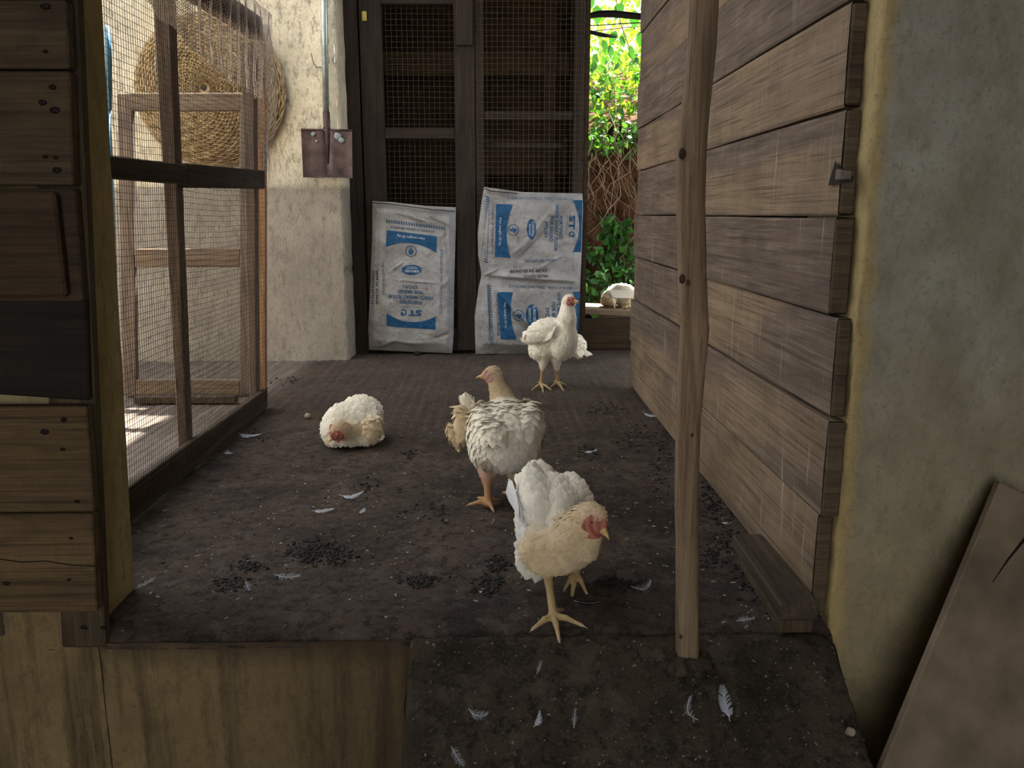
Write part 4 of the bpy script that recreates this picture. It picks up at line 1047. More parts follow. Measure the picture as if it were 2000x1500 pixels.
# --- hen 1: nearest, walking out, head turned to the right
Y1 = 1.50
bwd = np.array((-.12, .85, .15))
pr = [ell(c_(1085, 1015, 1.535), (.10, -.9, -.35), (.115, .066, .072), .03, 'w', bwd+np.array((0, 0, .25)), .030),
      ell(c_(1046, 992, 1.54), (.06, -.9, -.42), (.098, .036, .062), .02, 'w', bwd+np.array((-.1, 0, .3)), .040),
      ell(c_(1122, 988, 1.565), (.16, -.9, -.30), (.078, .034, .052), .02, 'w', bwd+np.array((.1, 0, 0)), .034),
      ell(c_(1030, 1018, 1.53), (-.1, -.9, -.5), (.075, .018, .040), .012, 'b', bwd+np.array((-.2, 0, .3)), .036),
      ell(c_(1078, 1072, 1.455), (.1, -.3, -.9), (.046, .058, .042), .03, 'c', np.array((-.3, .3, -.6)), .024),
      ell(c_(1112, 1074, 1.445), (1, -.1, .3), (.056, .040, .036), .03, 'c', np.array((-.6, .2, -.5)), .022),
      ell(c_(1048, 1082, 1.50), (0, -.2, -.9), (.045, .040, .042), .03, 'w', np.array((-.2, .2, -1)), .028),
      ell(c_(1055, 940, 1.63), (0, .9, .35), (.05, .035, .028), .02, 'w', np.array((-.1, .9, .35)), .03),
      cone(c_(1122, 1056, 1.425), c_(1155, 1018, 1.39), .036, .024, .018, 'c', np.array((-.8, .1, -.7)), .020),
      cone(c_(1145, 1066, 1.415), c_(1160, 1034, 1.39), .025, .017, .018, 'c', np.array((-.4, .1, -.8)), .018),
      cone(c_(1108, 1040, 1.445), c_(1145, 1010, 1.40), .030, .025, .018, 'c', np.array((-.9, .1, -.5)), .022)]
ank = fl_(1081, 1203, .010)
pr += leg(c_(1070, 1085, 1.475), c_(1069, 1118, 1.445), ank, [P(1041, 1228, Z=.004), P(1092, 1249, Z=-.004), P(1136, 1221, Z=.004), P(1098, 1190, Z=.005)], .019, .0072, 'y', 'c')
ank2 = c_(1124, 1118, 1.53)
pr += leg(c_(1112, 1075, 1.53), c_(1120, 1092, 1.555), ank2, [c_(1103, 1150, 1.475), c_(1116, 1178, 1.455), c_(1146, 1160, 1.475), c_(1108, 1122, 1.545)], .019, .0068, 'y', 'c')
hd = P(1161, 1009, Y=1.385); bt = P(1196, 1056, Y=1.345)
t1 = hen('cream hen nearest the camera walking with one foot lifted, head turned to the right', pr, (hd, bt-hd, (0.25, -.1, 1), .0225, dict(neck=c_(1120, 1048, 1.43), crown='c', comb=.12, face='r')),
         [(P(1048, 1056, Y=1.445), P(1016, 1010, Y=1.47), P(998, 955, Y=1.55), P(1008, 935, Y=1.58), 6, .010, (-.8, -.6, .2), 'b'),
          (P(1068, 985, Y=1.475), P(1030, 975, Y=1.51), P(1050, 925, Y=1.63), P(1018, 935, Y=1.62), 7, .011, (-.3, -.5, .8), 'w'),
          (P(1152, 1000, Y=1.52), P(1120, 985, Y=1.52), P(1126, 935, Y=1.64), P(1096, 938, Y=1.63), 7, .011, (.4, -.5, .8), 'b')],
         [(P(1052, 940, Y=1.63), P(1046, 942, Y=1.63), P(1033, 902, Y=1.66), P(1052, 912, Y=1.67), 5, .013, (0, -1, .3), 'b')], ank*np.array((1, 1, 0)), h=.0023, nf=2300, seed=3)

# --- hen 2: seen from behind, looking left
pr = [ell(c_(986, 846, 2.07), (.12, .95, .15), (.13, .098, .082), .03, 'w', np.array((-.05, -.9, -.5)), .036),
      ell(c_(985, 880, 2.02), (0, .3, 1), (.055, .088, .075), .03, 'w', np.array((0, -.3, -1)), .026),
      ell(c_(1033, 835, 2.07), (.1, .9, .2), (.10, .036, .062), .02, 'w', np.array((0, -.8, -.7)), .042),
      ell(c_(945, 835, 2.05), (-.1, .9, .2), (.09, .036, .055), .02, 'w', np.array((-.1, -.8, -.7)), .038),
      ell(c_(905, 826, 2.10), (-.1, .3, 1), (.048, .022, .036), .02, 'c', np.array((-.5, -.3, -1)), .032),
      ell(c_(885, 848, 2.09), (.45, .0, -1), (.034, .016, .014), .015, 'c', np.array((.5, -.2, -1)), .026),
      ell(c_(915, 792, 2.13), (-.3, .3, 1), (.026, .02, .018), .015, 'w', np.array((-.4, 0, 1)), .024),
      ell(c_(955, 892, 1.975), (0, .2, 1), (.036, .028, .024), .02, 'd', np.array((0, -.3, -1)), .016),
      ell(c_(964, 845, 1.955), (.1, -.7, -.5), (.04, .032, .02), .02, 'w', np.array((.1, -.5, -.9)), .03),
      cone(c_(992, 812, 2.14), c_(980, 775, 2.16), .046, .029, .03, 'c', np.array((.3, -.1, -1)), .020),
      cone(c_(980, 775, 2.16), c_(965, 733, 2.16), .029, .021, .02, 't', np.array((.4, -.1, -1)), .015)]
ank = fl_(953, 982, .012)
pr += leg(c_(955, 905, 2.03), c_(951, 936, 1.99), ank, [P(918, 985, Z=.005), P(963, 996, Z=.005), P(935, 972, Z=.005), P(975, 975, Z=.005)], .024, .0085, 'o', 'p')
ank = fl_(1010, 972, .012)
pr += leg(c_(1003, 900, 2.05), c_(1003, 934, 2.03), ank, [P(985, 962, Z=.005), P(1010, 960, Z=.005), P(1030, 966, Z=.005), P(1010, 984, Z=.005)], .026, .0095, 'o', 'c')
hd = P(961, 731, Y=2.16); bt = P(937, 734, Y=2.15)
t2 = hen('plump cream hen seen from behind in the middle of the floor, looking left', pr, (hd, bt-hd+Vector((0, .004, 0)), (.1, 0, 1), .0205, dict(neck=c_(980, 775, 2.16), crown='t', comb=.22, open=.02, face='p')),
         [(P(1050, 800, Y=2.09), P(1060, 830, Y=2.06), P(1010, 862, Y=1.98), P(1042, 866, Y=1.99), 7, .014, (.8, -.7, .2), 'w'),
          (P(925, 800, Y=2.10), P(905, 815, Y=2.11), P(882, 842, Y=2.08), P(896, 868, Y=2.07), 6, .013, (-.5, -.8, .1), 'c'),
          (P(955, 805, Y=2.06), P(935, 815, Y=2.06), P(967, 858, Y=1.95), P(943, 862, Y=1.95), 6, .014, (-.3, -.8, .3), 'w')],
         [(P(958, 830, Y=1.965), P(970, 832, Y=1.965), P(956, 862, Y=1.945), P(972, 860, Y=1.945), 4, .012, (0, -1, .4), 'b')], fl_(980, 980, 0), h=.0028, nf=2200, seed=5, fscale=1.05)

# --- hen 3: standing at the sacks, facing right
pr = [ell(c_(1076, 658, 3.44), (.75, -.55, .10), (.112, .078, .080), .03, 'w', np.array((-.9, .5, -.1)), .034),
      ell(c_(1102, 672, 3.38), (.2, -.3, 1), (.072, .055, .05), .03, 'w', np.array((-.3, .2, -1)), .024),
      ell(c_(1062, 650, 3.37), (.8, -.3, .35), (.075, .022, .038), .015, 'w', np.array((-.9, .4, -.5)), .036),
      ell(c_(1056, 682, 3.42), (.1, .1, 1), (.05, .05, .05), .03, 'w', np.array((-.2, .2, -1)), .026),
      ell(c_(1042, 660, 3.49), (-.8, .5, -.2), (.05, .035, .03), .02, 'w', np.array((-1, .5, -.4)), .03),
      cone(c_(1103, 655, 3.38), c_(1107, 622, 3.37), .049, .036, .03, 'w', np.array((-.2, .1, -1)), .022),
      cone(c_(1107, 622, 3.37), c_(1109, 592, 3.37), .036, .026, .02, 'w', np.array((-.1, .1, -1)), .016)]
ank = fl_(1057, 751, .012)
pr += leg(c_(1062, 690, 3.41), c_(1060, 716, 3.40), ank, [P(1040, 761, Z=.004), P(1061, 765, Z=.004), P(1076, 761, Z=.004), P(1052, 747, Z=.005)], .025, .0072, 'y', 'w')
ank = fl_(1089, 748, .012)
pr += leg(c_(1086, 690, 3.42), c_(1087, 716, 3.42), ank, [P(1077, 755, Z=.004), P(1100, 762, Z=.004), P(1105, 752, Z=.004), P(1083, 744, Z=.005)], .025, .0072, 'y', 'w')
hd = P(1112, 586, Y=3.36); bt = P(1134, 589, Y=3.32)
t3 = hen('tall white hen standing upright before the right sack, facing right', pr, (hd, bt-hd, (0, 0, 1), .0235, dict(neck=c_(1107, 622, 3.37), crown='w', comb=.25, open=.14, face='r')),
         [(P(1085, 640, Y=3.33), P(1080, 655, Y=3.33), P(1029, 656, Y=3.43), P(1045, 668, Y=3.40), 7, .014, (-.3, -1, .2), 'w')],
         [(P(1040, 652, Y=3.50), P(1040, 660, Y=3.50), P(1022, 650, Y=3.56), P(1024, 664, Y=3.56), 4, .012, (-.2, -1, .2), 'w')], fl_(1073, 755, 0), h=.0032, nf=1700, seed=8)

# --- hen 6: squatting behind hen 3, mostly hidden
pr = [ell(c_(1112, 672, 4.08), (-.5, .8, 0), (.10, .062, .058), .03, 'w', np.array((.6, -.2, -.4)), .036),
      ell(c_(1124, 676, 4.04), (.3, -.2, -1), (.055, .03, .035), .02, 'w', np.array((.5, 0, -.9)), .036),
      cone(c_(1098, 668, 4.13), c_(1094, 655, 4.16), .04, .03, .02, 'w', np.array((0, 0, -1)), .02)]
hd = P(1094, 652, Y=4.19)
t6 = hen('white hen squatting half hidden behind the tall standing hen', pr, (hd, (-.8, .4, -.2), (0, 0, 1), .021, dict(neck=c_(1096, 660, 4.14), comb=.2)),
         [(P(1125, 668, Y=4.00), P(1130, 672, Y=4.00), P(1138, 694, Y=3.98), P(1131, 698, Y=3.98), 5, .013, (.3, -1, .2), 'w')],
         [(P(1130, 680, Y=4.01), P(1134, 684, Y=4.01), P(1156, 693, Y=4.04), P(1148, 696, Y=4.02), 3, .008, (0, -1, .3), 'w')], fl_(1115, 700, 0), h=.0035, nf=900, seed=18)

# --- hen 4: asleep on the floor, left
pr = [ell(c_(700, 826, 2.60), (.2, .9, .2), (.095, .075, .068), .03, 'w', np.array((.3, .8, .1)), .036),
      ell(c_(668, 828, 2.565), (-.35, -.4, -.4), (.065, .055, .060), .03, 'w', np.array((.4, .7, .5)), .03),
      ell(c_(654, 848, 2.535), (0, -.3, -1), (.048, .040, .035), .03, 'w', np.array((-.1, .2, -1)), .022),
      ell(c_(716, 830, 2.555), (.3, .3, .9), (.050, .032, .035), .02, 'w', np.array((.2, .5, -.7)), .036),
      ell(c_(724, 840, 2.545), (.2, .2, .9), (.048, .038, .05), .02, 'c', np.array((-.2, -.1, -1)), .03),
      ell(c_(688, 864, 2.53), (1, .1, .1), (.078, .044, .026), .03, 'w', np.array((-.2, -.1, -1)), .022),
      cone(c_(690, 848, 2.52), c_(672, 842, 2.485), .036, .025, .02, 't', np.array((1, .2, -.1)), .015),
      ell(c_(690, 842, 2.52), (1, .3, 0), (.04, .03, .03), .02, 't', np.array((1, .2, -.6)), .018)]
for q in pr:
    if q['t'] == 'e':
        a, b = bounds(q)
        if a[2] < .001: q['c'][2] += .001-a[2]
hd = P(663, 840, Y=2.475); bt = P(637, 863, Y=2.455)
t4 = hen('white hen asleep on the floor at left, head tucked down', pr, (hd, bt-hd, (-.45, -.35, .75), .0265, dict(neck=c_(690, 846, 2.52), crown='t', comb=.10, open=.0, face='r', closed=True)),
         [(P(722, 805, Y=2.56), P(735, 822, Y=2.56), P(722, 858, Y=2.50), P(742, 862, Y=2.53), 6, .016, (.3, -1, .5), 'w')],
         [(P(722, 800, Y=2.66), P(730, 806, Y=2.66), P(742, 796, Y=2.70), P(744, 806, Y=2.69), 3, .012, (.3, -1, .5), 'b')], fl_(690, 878, 0), h=.0028, nf=1700, seed=11)

# ------------------------------------------------------------------ outside: bench, hen on it, bank, plants
BY0, BY1 = 4.40, 4.72; BZ = P(1200, 607, Y=BY0).z
bn = thing('bench', 'low plank bench outside in the sun at the end of the passage', 'bench', (.75, 4.6, 0))
bzl = P(1135, 603, Y=BY0); bzr = P(1250, 613, Y=BY0)
m = MB(); m.hexa([(.46, BY0, bzl.z-.030), (1.15, BY0, bzr.z-.034), (1.15, BY1, bzr.z-.034), (.46, BY1, bzl.z-.03), (.46, BY0, bzl.z), (1.15, BY0, bzr.z), (1.15, BY1, bzr.z), (.46, BY1, bzl.z)], .003); obj('seat_board', m, M['bench'], bn, False)
for x in (.50, 1.08):
    m = MB(); m.box(x, x+.04, BY0+.02, BY1-.02, .0, bzr.z-.036, .003); obj('leg', m, M['dark'], bn, False)
m = MB(); m.box(.46, 1.12, BY0+.012, BY0+.03, .0, .172, .003); obj('apron', m, M['store'], bn, False)
bz = bzr.z
pr = [ell(c_(1212, 575, 4.60), (1, .15, .05), (.085, .075, .058), .03, 'w', np.array((1, .2, 0)), .034),
      ell(c_(1190, 582, 4.56), (-.6, -.4, -.5), (.045, .045, .040), .03, 'w', np.array((.8, .2, 0)), .024),
      ell(c_(1222, 584, 4.55), (1, 0, -.2), (.05, .04, .035), .03, 'c', np.array((1, .2, -.4)), .03),
      cone(c_(1184, 588, 4.53), c_(1192, 590, 4.49), .03, .022, .02, 'c', np.array((-.5, 0, .5)), .016)]
pr += leg(c_(1224, 590, 4.53), c_(1232, 594, 4.51), c_(1222, 600, 4.475), [c_(1213, 603, 4.465), c_(1224, 604, 4.462)], .014, .006, 'y', 'w')
hd = P(1196, 590, Y=4.48)
t5 = hen('sunlit white hen lying on the outdoor bench', pr, (hd, (.35, -.5, -.8), (.5, -.6, .6), .019, dict(neck=c_(1184, 588, 4.53), crown='c', comb=.0, face='t', closed=True)),  # tan face colour stands in for the brownish shadow on the head
         [(P(1190, 568, Y=4.52), P(1195, 580, Y=4.50), P(1236, 574, Y=4.53), P(1236, 584, Y=4.52), 7, .008, (0, -1, .7), 'w')],
         [(P(1232, 570, Y=4.62), P(1234, 576, Y=4.62), P(1245, 564, Y=4.64), P(1246, 574, Y=4.64), 4, .013, (0, -1, .3), 'b')], (P(1210, 600, Y=4.6).x, 4.6, bz), h=.0035, nf=900, seed=21)

mb = MB(); mb.grid(lambda u, v: (-4+u*9, 4.78+v*4, -.03+.02*fbm(u*20, v*20)), 60, 40); structure('yard_ground', mb, M['earth'], True, origin=(0, 0, 0))
mb = MB(); mb.grid(lambda u, v: (.598+u*2.6, 1.6+v*3.3, -.003+.004*fbm(u*9, v*9)*min(1, u*20)), 60, 60); structure('side_floor', mb, M['floor'], True, origin=(0, 0, 0))
mb = MB(); mb.grid(lambda u, v: (-4+u*1.8, -.5+v*8-2, -.03), 10, 10); structure('side_yard', mb, M['earth'], True, origin=(0, 0, 0))
def bank(u, v):
    x = -2.5+u*7.5
    n_ = fbm(x*1.5, v*3, 3)
    if v < .7:
        t = v/.7; z = t*1.35; y = 6.35+.35*t+.22*n_+.06*fbm(x*7, z*7, 6)-.25*max(0, t-.75)*1.5
    else:
        t = (v-.7)/.3; z = 1.35+.9*t; y = 6.5+2.6*t+.2*n_
    return (x, y, z+.05*fbm(x*3, v*9, 9))
mb = MB(); mb.grid(bank, 150, 110); bo = structure('earth_bank', mb, M['soil'], True, origin=(0, 0, 0))
def leafm(mb, p, d, n, L, Wd, col, fold=.25, seg=3):
    s = n.cross(d); s = s.normalized() if s.length > 1e-6 else d.orthogonal().normalized(); n = d.cross(s).normalized()
    wp = {3: [.12, 1, .75, .03], 5: [.08, .8, 1, .8, .42, .02]}[seg]; b = len(mb.v)
    for i in range(seg+1):
        t = i/seg; q = p+d*L*t-n*L*.25*t*t; w = Wd*wp[i]
        for sg in (-1, 0, 1): mb.v.append(tuple(q+s*w*sg+n*w*fold*abs(sg))); mb.c.append(col)
    for i in range(seg):
        for j in (0, 1): mb.f.append((b+i*3+j, b+i*3+j+1, b+(i+1)*3+j+1, b+(i+1)*3+j)); mb.mi.append(0)
def rdir(r, zb=0): 
    v = Vector((r.gauss(0, 1), r.gauss(0, 1), r.gauss(0, 1)+zb)); return v.normalized()
def bush(name, label, cat, boxes, n, L, cols, seed, stems=14, group=None):
    r = random.Random(seed); b0 = boxes[0]
    t = thing(name, label, cat, ((b0[0]+b0[1])/2, (b0[2]+b0[3])/2, b0[4]), group)
    m = MB(); tot = sum((b[1]-b[0])*(b[5]-b[4]) for b in boxes)
    for b in boxes:
        k = int(n*(b[1]-b[0])*(b[5]-b[4])/tot)
        for _ in range(k):
            u, v, w = r.random(), r.random(), r.random()
            p = Vector((b[0]+(b[1]-b[0])*u, b[2]+(b[3]-b[2])*v, b[4]+(b[5]-b[4])*w))
            if fbm(p.x*3.5, p.y*2, p.z*4+seed) < -.12: continue
            d = rdir(r, -.2); c = cols[r.randrange(len(cols))]; kk = r.uniform(.7, 1.25); l = L*r.uniform(.6, 1.3)
            leafm(m, p, d, rdir(r, 1.2), l, l*.32, tuple(x*kk for x in c))
    o = obj('foliage', m, M['leaf'], t); o['kind'] = 'stuff'
    m = MB()
    for _ in range(stems):
        b = boxes[r.randrange(len(boxes))]; x = r.uniform(b[0], b[1]); y = r.uniform(b[2], b[3]); p = Vector((x, y, b[4]-.05)); pts = [p]
        for k in range(6): p = p+Vector((r.uniform(-.06, .06), r.uniform(-.06, .06), (b[5]-b[4])/6)); pts.append(p)
        m.tube(pts, [.006*(1-.12*i) for i in range(7)], 4)
    o = obj('stems', m, M['root'], t); o['kind'] = 'stuff'
    return t
G1 = [(.34, .50, .07), (.45, .60, .10), (.24, .42, .05)]; G2 = [(.05, .16, .035), (.08, .22, .05), (.04, .12, .03)]
bush('sunlit_shrub', 'bright yellow-green sunlit shrubs on top of the bank', 'shrub', [(-.6, 3.2, 6.5, 7.0, 1.5, 1.95), (-.6, 3.2, 6.9, 7.6, 1.62, 2.2), (-.6, 3.2, 7.4, 8.4, 1.95, 3.2), (-1.5, 4.5, 8.6, 9.4, 1.6, 4.2)], 22000, .07, G1, 1)
bush('creeping_plant', 'dark green leafy creepers hanging over the lip of the bank', 'creeper', [(-.4, 2.8, 6.0, 6.7, 1.18, 1.85)], 7500, .06, G2+[(.1, .26, .05)], 2)
bush('ground_weeds', 'low green weeds growing at the foot of the bank behind the bench', 'weeds', [(-.2, 2.4, 5.7, 6.3, .0, .36), (-.2, 2.4, 6.0, 6.35, .2, .5)], 3600, .055, G2+[(.07, .2, .08)], 3)
q = P(1205, 465, Y=6.2)
bush('bank_seedling', 'small leafy seedling growing midway up the red earth bank', 'plant', [(q.x-.12, q.x+.10, 6.15, 6.3, q.z-.14, q.z+.13)], 130, .08, G2, 4, 5)
# hanging vine with large leaves near the top of the gap
vt = thing('leafy_vine', 'thin vine with large leaves dangling before the sunlit shrubs', 'vine', P(1210, 40, Y=5.9))
m = MB(); m.tube([P(x, y, Y=5.9) for x, y in ((1196, -60), (1203, 0), (1212, 45), (1226, 85), (1240, 120))], .004, 5); m.tube([P(x, y, Y=5.9) for x, y in ((1270, 48), (1240, 52), (1200, 56), (1145, 62))], .004, 5); obj('stem', m, M['root'], vt)
r = random.Random(5)
for (x, y, L) in ((1165, 10, .13), (1178, 78, .09), (1190, 88, .09), (1203, 60, .1), (1212, 70, .08), (1230, 95, .08), (1240, 20, .12), (1250, 62, .1), (1215, 5, .12), (1155, -10, .12)):
    m = MB(); leafm(m, P(x, y, Y=5.88), Vector((r.uniform(-.5, .5), -.1, -1)).normalized(), Vector((r.uniform(-.4, .4), -1, .4)).normalized(), L, L*.3, (.05, .2, .04), .2, 5); obj('leaf', m, M['leaf'], vt)
# roots hanging down the bank
r = random.Random(9); rt = thing('hanging_roots', 'pale dry roots and tendrils hanging down the red earth bank', 'roots', (1.0, 6.3, .5))
for k in range(90):
    x = r.uniform(.3, 1.9); z = r.uniform(1.1, 1.42); pts = []; y = 6.22+.1*r.random(); dx = r.uniform(-.3, .3)
    n_ = r.randrange(8, 16); 
    for i in range(n_): pts.append((x, y-.03*math.sin(i*.7+k), z)); z -= r.uniform(.03, .08); x += dx*.13+r.uniform(-.045, .045)
    m = MB(); m.tube(pts, [.0032*(1-.05*i)*r.choice((1, .6)) for i in range(n_)] if k % 4 else [.0055*(1-.055*i) for i in range(n_)], 5); obj('root', m, M['root'], rt)
# black pipe and broken cable across the top of the gap
m = MB(); m.tube([P(x, y, Y=4.9) for x, y in ((1095, 40), (1150, 31), (1170, 27), (1200, 27), (1240, 31), (1290, 37), (1420, 46))], [.012, .015, .019, .020, .018, .019, .018], 8); tag(obj('drain_pipe', m, M['black']), 'thick black pipe crossing the bright gap above', 'pipe')
m = MB(); m.tube([P(x, y, Y=4.95) for x, y in ((1095, 56), (1145, 61), (1180, 69), (1203, 72))], [.010, .011, .012, .006], 7); tag(obj('broken_pipe', m, M['black']), 'short broken black pipe ending below the thick pipe', 'pipe')
m = MB(); m.tube([P(x, y, Y=4.93) for x, y in ((1095, 52), (1160, 50), (1220, 46), (1290, 42), (1420, 40))], .003, 5); tag(obj('black_cable', m, M['black']), 'thin black cable running just under the thick pipe', 'cable')

# ------------------------------------------------------------------ litter on the floor
def ramp_z(x, y):
    v = (FY-.004-y)/.62
    if v <= 0: return floor_h(x, y)
    return ramp_pt((x-RX0)/(RX1-RX0), v)[2]
def on_ground(px, py):
    p = P(px, py, Z=0)
    if p.y > FY+.01: return Vector((p.x, p.y, floor_h(p.x, p.y)+.001)), Vector((0, 0, 1))
    lo, hi = .75, FY
    for _ in range(30):
        y = (lo+hi)/2; q = P(px, py, Y=y)
        if q.z > ramp_z(q.x, y): lo = y
        else: hi = y
    q = P(px, py, Y=(lo+hi)/2); return Vector((q.x, q.y, ramp_z(q.x, q.y)+.002)), Vector((0, -.5, .86)).normalized()
def loose_feather(px, py, Lpx, ang, curl, fluffy, label, dark=False, wid=.22):
    p, n = on_ground(px, py); dist_ = (p-Vector((0, 0, H))).length; L = Lpx*dist_/F
    ex = Vector((1, 0, 0)); ey = n.cross(ex).normalized(); a = R(ang)
    r = random.Random(int(px*7+py)); m = MB(); base_c = (.62, .66, .74) if not dark else (.02, .022, .03)
    def pt(t, s, up=0):
        c = curl*(t-.5); x = (t-.5)*L; y = s*L+curl*L*(t-.5)**2*1.2
        X = x*math.cos(a)-y*math.sin(a); Yy = x*math.sin(a)+y*math.cos(a)
        return p+ex*X+ey*Yy*1.25+n*(up+.004*abs(curl)+.012*L/.05*(t-.5)**2*(1+abs(curl)))
    m.tube([pt(i/8, 0, .001) for i in range(9)], [.0006*(1-.08*i) for i in range(9)], 4, col=(.7, .7, .68))
    nb = 34 if fluffy else 26
    for i in range(nb):
        t = .12+.86*i/nb
        w = wid*math.sin(math.pi*min(1, (t*.85+.15)))**.7
        for sg in (-1, 1):
            ww = w*r.uniform(.6, 1.2) if fluffy else w*(1 if r.random() > .12 else .6)
            u0 = pt(t, 0, .001); u1 = pt(min(1.05, t+.10+(r.uniform(-.05, .12) if fluffy else .02)), sg*ww, (r.uniform(0, .006) if fluffy else .0008)); th = (ex*math.cos(a)+ey*math.sin(a))*L*(.008 if fluffy else .026)
            mid = (u0+u1)/2+n*(.002 if fluffy else .0006)
            k = r.uniform(.8, 1.1); c = tuple(min(1, x*k) for x in base_c)
            m.add([u0, u0+th, mid+th, mid, u1+th*.5, u1], [(0, 1, 2, 3), (3, 2, 4, 5)], c)
    o = obj('feather', m, M['wisp']); tag(o, label, 'feather', 'loose feathers on the ground'); return o
FE = [(686, 972, 44, 15, .5, 0, 'curved grey-white feather on the floor, upper of three near the middle hen'), (630, 998, 40, 10, 0, 0, 'bluish feather with dark tip on the floor left of centre'), (708, 998, 24, 80, 0, 0, 'small upright pale feather right of the bluish feather'),
      (284, 1141, 36, 60, 0, 1, 'fluffy white down feather beside the foot of the left pier'), (484, 1148, 34, -60, 0, 1, 'wispy feather lying on dung near the platform edge'), (445, 884, 26, -50, .6, 0, 'curled pale feather near the bottom rail of the mesh gate'),
      (560, 1126, 50, -8, .1, 1, 'long faint feather between two dung patches'), (940, 1150, 18, 75, 0, 0, 'small white feather stuck in the dung left of the nearest hen'), (1258, 1154, 44, 20, .9, 1, 'curved wispy feather on the floor between nearest hen and pole'),
      (1272, 812, 40, -35, .5, 0, 'thin curved feather near the far foot of the plank wall'), (1455, 1210, 34, 10, -.2, 1, 'fluffy white feather beside the beam end'), (1418, 1022, 22, 10, 0, 0, 'small pale feather right of the pole near the plank wall'),
      (1417, 1378, 52, 90, 0, 0, 'upright broad white feather on the ramp, right of the pole'), (1342, 1394, 34, 100, -1.1, 1, 'curled white feather on the ramp beneath the pole'), (932, 1402, 36, -15, .5, 1, 'faint curved feather on the left side of the ramp'),
      (893, 1482, 36, -50, .1, 1, 'white feather at the bottom edge of the ramp'), (1053, 1307, 22, 65, 0, 1, 'small fluffy feather on the ramp below the nearest hen'), (1052, 1412, 26, 60, .5, 0, 'thin bent feather in the middle of the ramp'), (1122, 1408, 26, 80, 0, 1, 'dim fluffy feather on the ramp centre right'),
      (484, 851, 46, -15, .3, 0, 'large dusty feather under the far end of the mesh gate'), (1150, 884, 32, 5, .2, 0, 'small grey feather on crumbs right of the middle hen')]
for f in FE: loose_feather(f[0], f[1], f[2], f[3], f[4], f[5], f[6])
loose_feather(1148, 1178, 52, -3, .1, 0, 'black feather on the floor beside the lifted foot of the nearest hen', dark=True, wid=.16)
def clump(name, label, spots, n, sz, mat, cat, seed):
    r = random.Random(seed); m = MB()
    for (x, y, sx, sy) in spots:
        for _ in range(int(n*2.2)):
            p, nn_ = on_ground(x+r.gauss(0, sx), y+r.gauss(0, sy)); k = r.uniform(.3, 1.2)*sz*r.choice((1, 1, .6))
            m.ball(p, (k*r.uniform(.8, 1.5), k*r.uniform(.8, 1.4), k*.65), 6, jit=.3)
    o = obj(name, m, M[mat], None, False); tag(o, label, cat, kind='stuff')
clump('dung_patch', 'dark crumbled dung patch at centre left of the floor', [(615, 1072, 22, 9), (650, 1085, 26, 10), (590, 1080, 20, 8)], 60, .0045, 'dung', 'dung', 1)
clump('dung_patch', 'dark dung patch near the platform edge at left', [(455, 1140, 18, 7), (485, 1105, 14, 5)], 50, .0045, 'dung', 'dung', 2)
clump('dung_patch', 'dark dung lumps left of the nearest hen', [(955, 1140, 16, 10), (820, 1130, 18, 6), (970, 1100, 10, 8)], 50, .005, 'dung', 'dung', 3)
clump('dung_patch', 'dark dung between the nearest hen and the pole', [(1215, 1142, 25, 6), (1190, 1136, 16, 5), (1400, 1080, 16, 16), (1385, 980, 10, 24)], 40, .0045, 'dung', 'dung', 4)
clump('dung_patch', 'scattered dark crumbs along the plank wall', [(1290, 900, 14, 30), (1240, 850, 30, 14), (1180, 800, 20, 8), (1150, 884, 14, 6), (1420, 1020, 20, 40), (1470, 1130, 16, 30)], 34, .0045, 'dung', 'dung', 5)
clump('dung_patch', 'small dark crumbs behind the middle of the floor', [(500, 745, 26, 6), (570, 745, 20, 5), (720, 950, 40, 10), (850, 1000, 30, 10), (505, 850, 16, 8), (795, 885, 8, 4)], 14, .005, 'dung', 'dung', 6)
r = random.Random(77); m = MB()
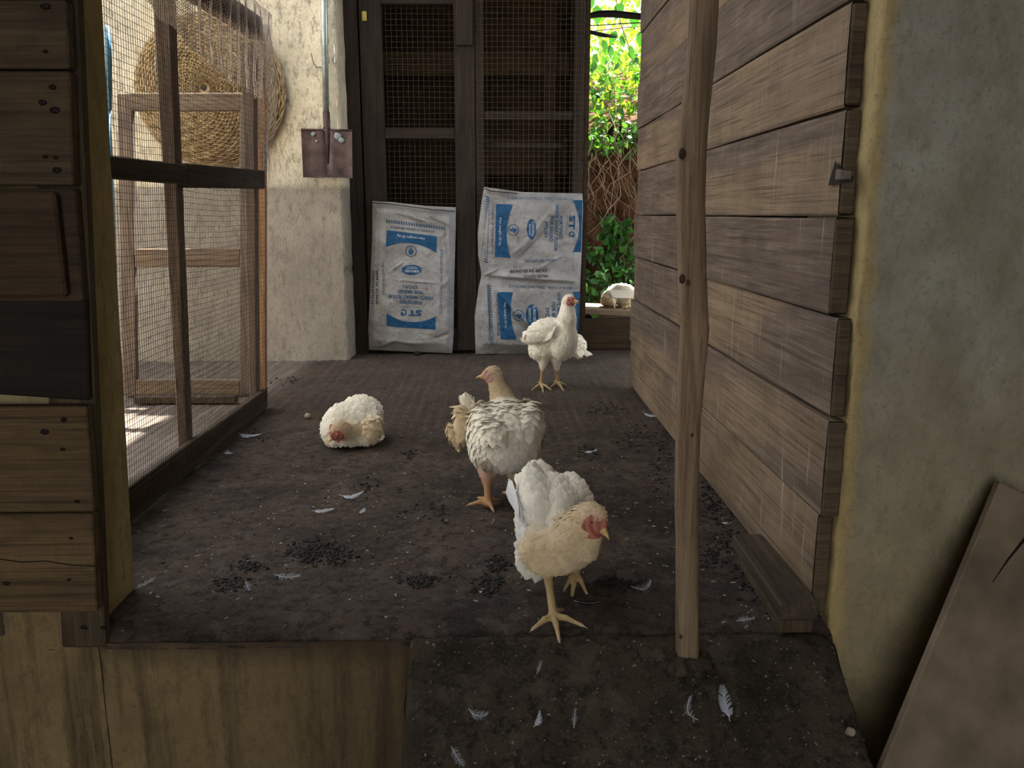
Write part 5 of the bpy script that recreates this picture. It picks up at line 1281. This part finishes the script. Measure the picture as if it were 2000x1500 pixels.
for _ in range(1100):
    x, y = r.uniform(260, 1560), r.triangular(705, 1230, 1000); p, n_ = on_ground(x, y)
    if not (-.85 < p.x < XW-.02): continue
    a = r.uniform(0, 6.28); L = r.uniform(.0012, .0055); d = Vector((math.cos(a), math.sin(a), 0)); s_ = Vector((-d.y, d.x, 0))*r.uniform(.0006, .0022)
    c = r.choice([(.35, .32, .28), (.22, .18, .13), (.16, .13, .10), (.1, .08, .06), (.1, .07, .05), (.06, .04, .03), (.12, .09, .06)])
    z = Vector((0, 0, r.uniform(.0015, .003)))
    m.add([p-d*L-s_, p+d*L-s_, p+d*L+s_, p-d*L+s_, p+z], [(0, 1, 4), (1, 2, 4), (2, 3, 4), (3, 0, 4)], c)
for _ in range(260):
    p, n_ = on_ground(r.uniform(830, 1690), r.uniform(1250, 1498)); L = r.uniform(.0008, .003); a = r.uniform(0, 6.28); d = Vector((math.cos(a), math.sin(a)*.86, math.sin(a)*.5)); s_ = n_.cross(d)*r.uniform(.0005, .0015)
    if not (RX0 < p.x < RX1): continue
    m.add([p-d*L-s_, p+d*L-s_, p+d*L+s_, p-d*L+s_, p+n_*.002], [(0, 1, 4), (1, 2, 4), (2, 3, 4), (3, 0, 4)], r.choice([(.2, .18, .16), (.14, .11, .08), (.08, .06, .04)]))
M['bits'] = vcol('chaff_bits', .9)
tag(obj('chaff', m, M['bits'], None, False), 'pale and dark flecks of chaff scattered over floor and ramp', 'chaff', kind='stuff')
p, _n = on_ground(601, 815); m = MB(); m.ball(p+Vector((0, 0, .008)), (.012, .012, .011), 10, jit=.12); tag(obj('pebble', m, M['straw']), 'small pale pebble left of the sleeping hen', 'pebble')
p, _n = on_ground(1660, 1438); m = MB(); m.ball(p+Vector((0, 0, .006)), (.008, .007, .007), 10, jit=.2); tag(obj('pebble', m, M['straw']), 'pale pebble near the right edge of the ramp', 'pebble')
p, _n = on_ground(815, 693); m = MB(); m.ball(p+Vector((0, 0, .01)), (.02, .014, .012), 10, jit=.25); tag(obj('dirt_clod', m, M['dung']), 'small dark clod on the floor below the left sack', 'clod')

for o in bpy.data.objects:
    if '_w' in o: del o['_w']
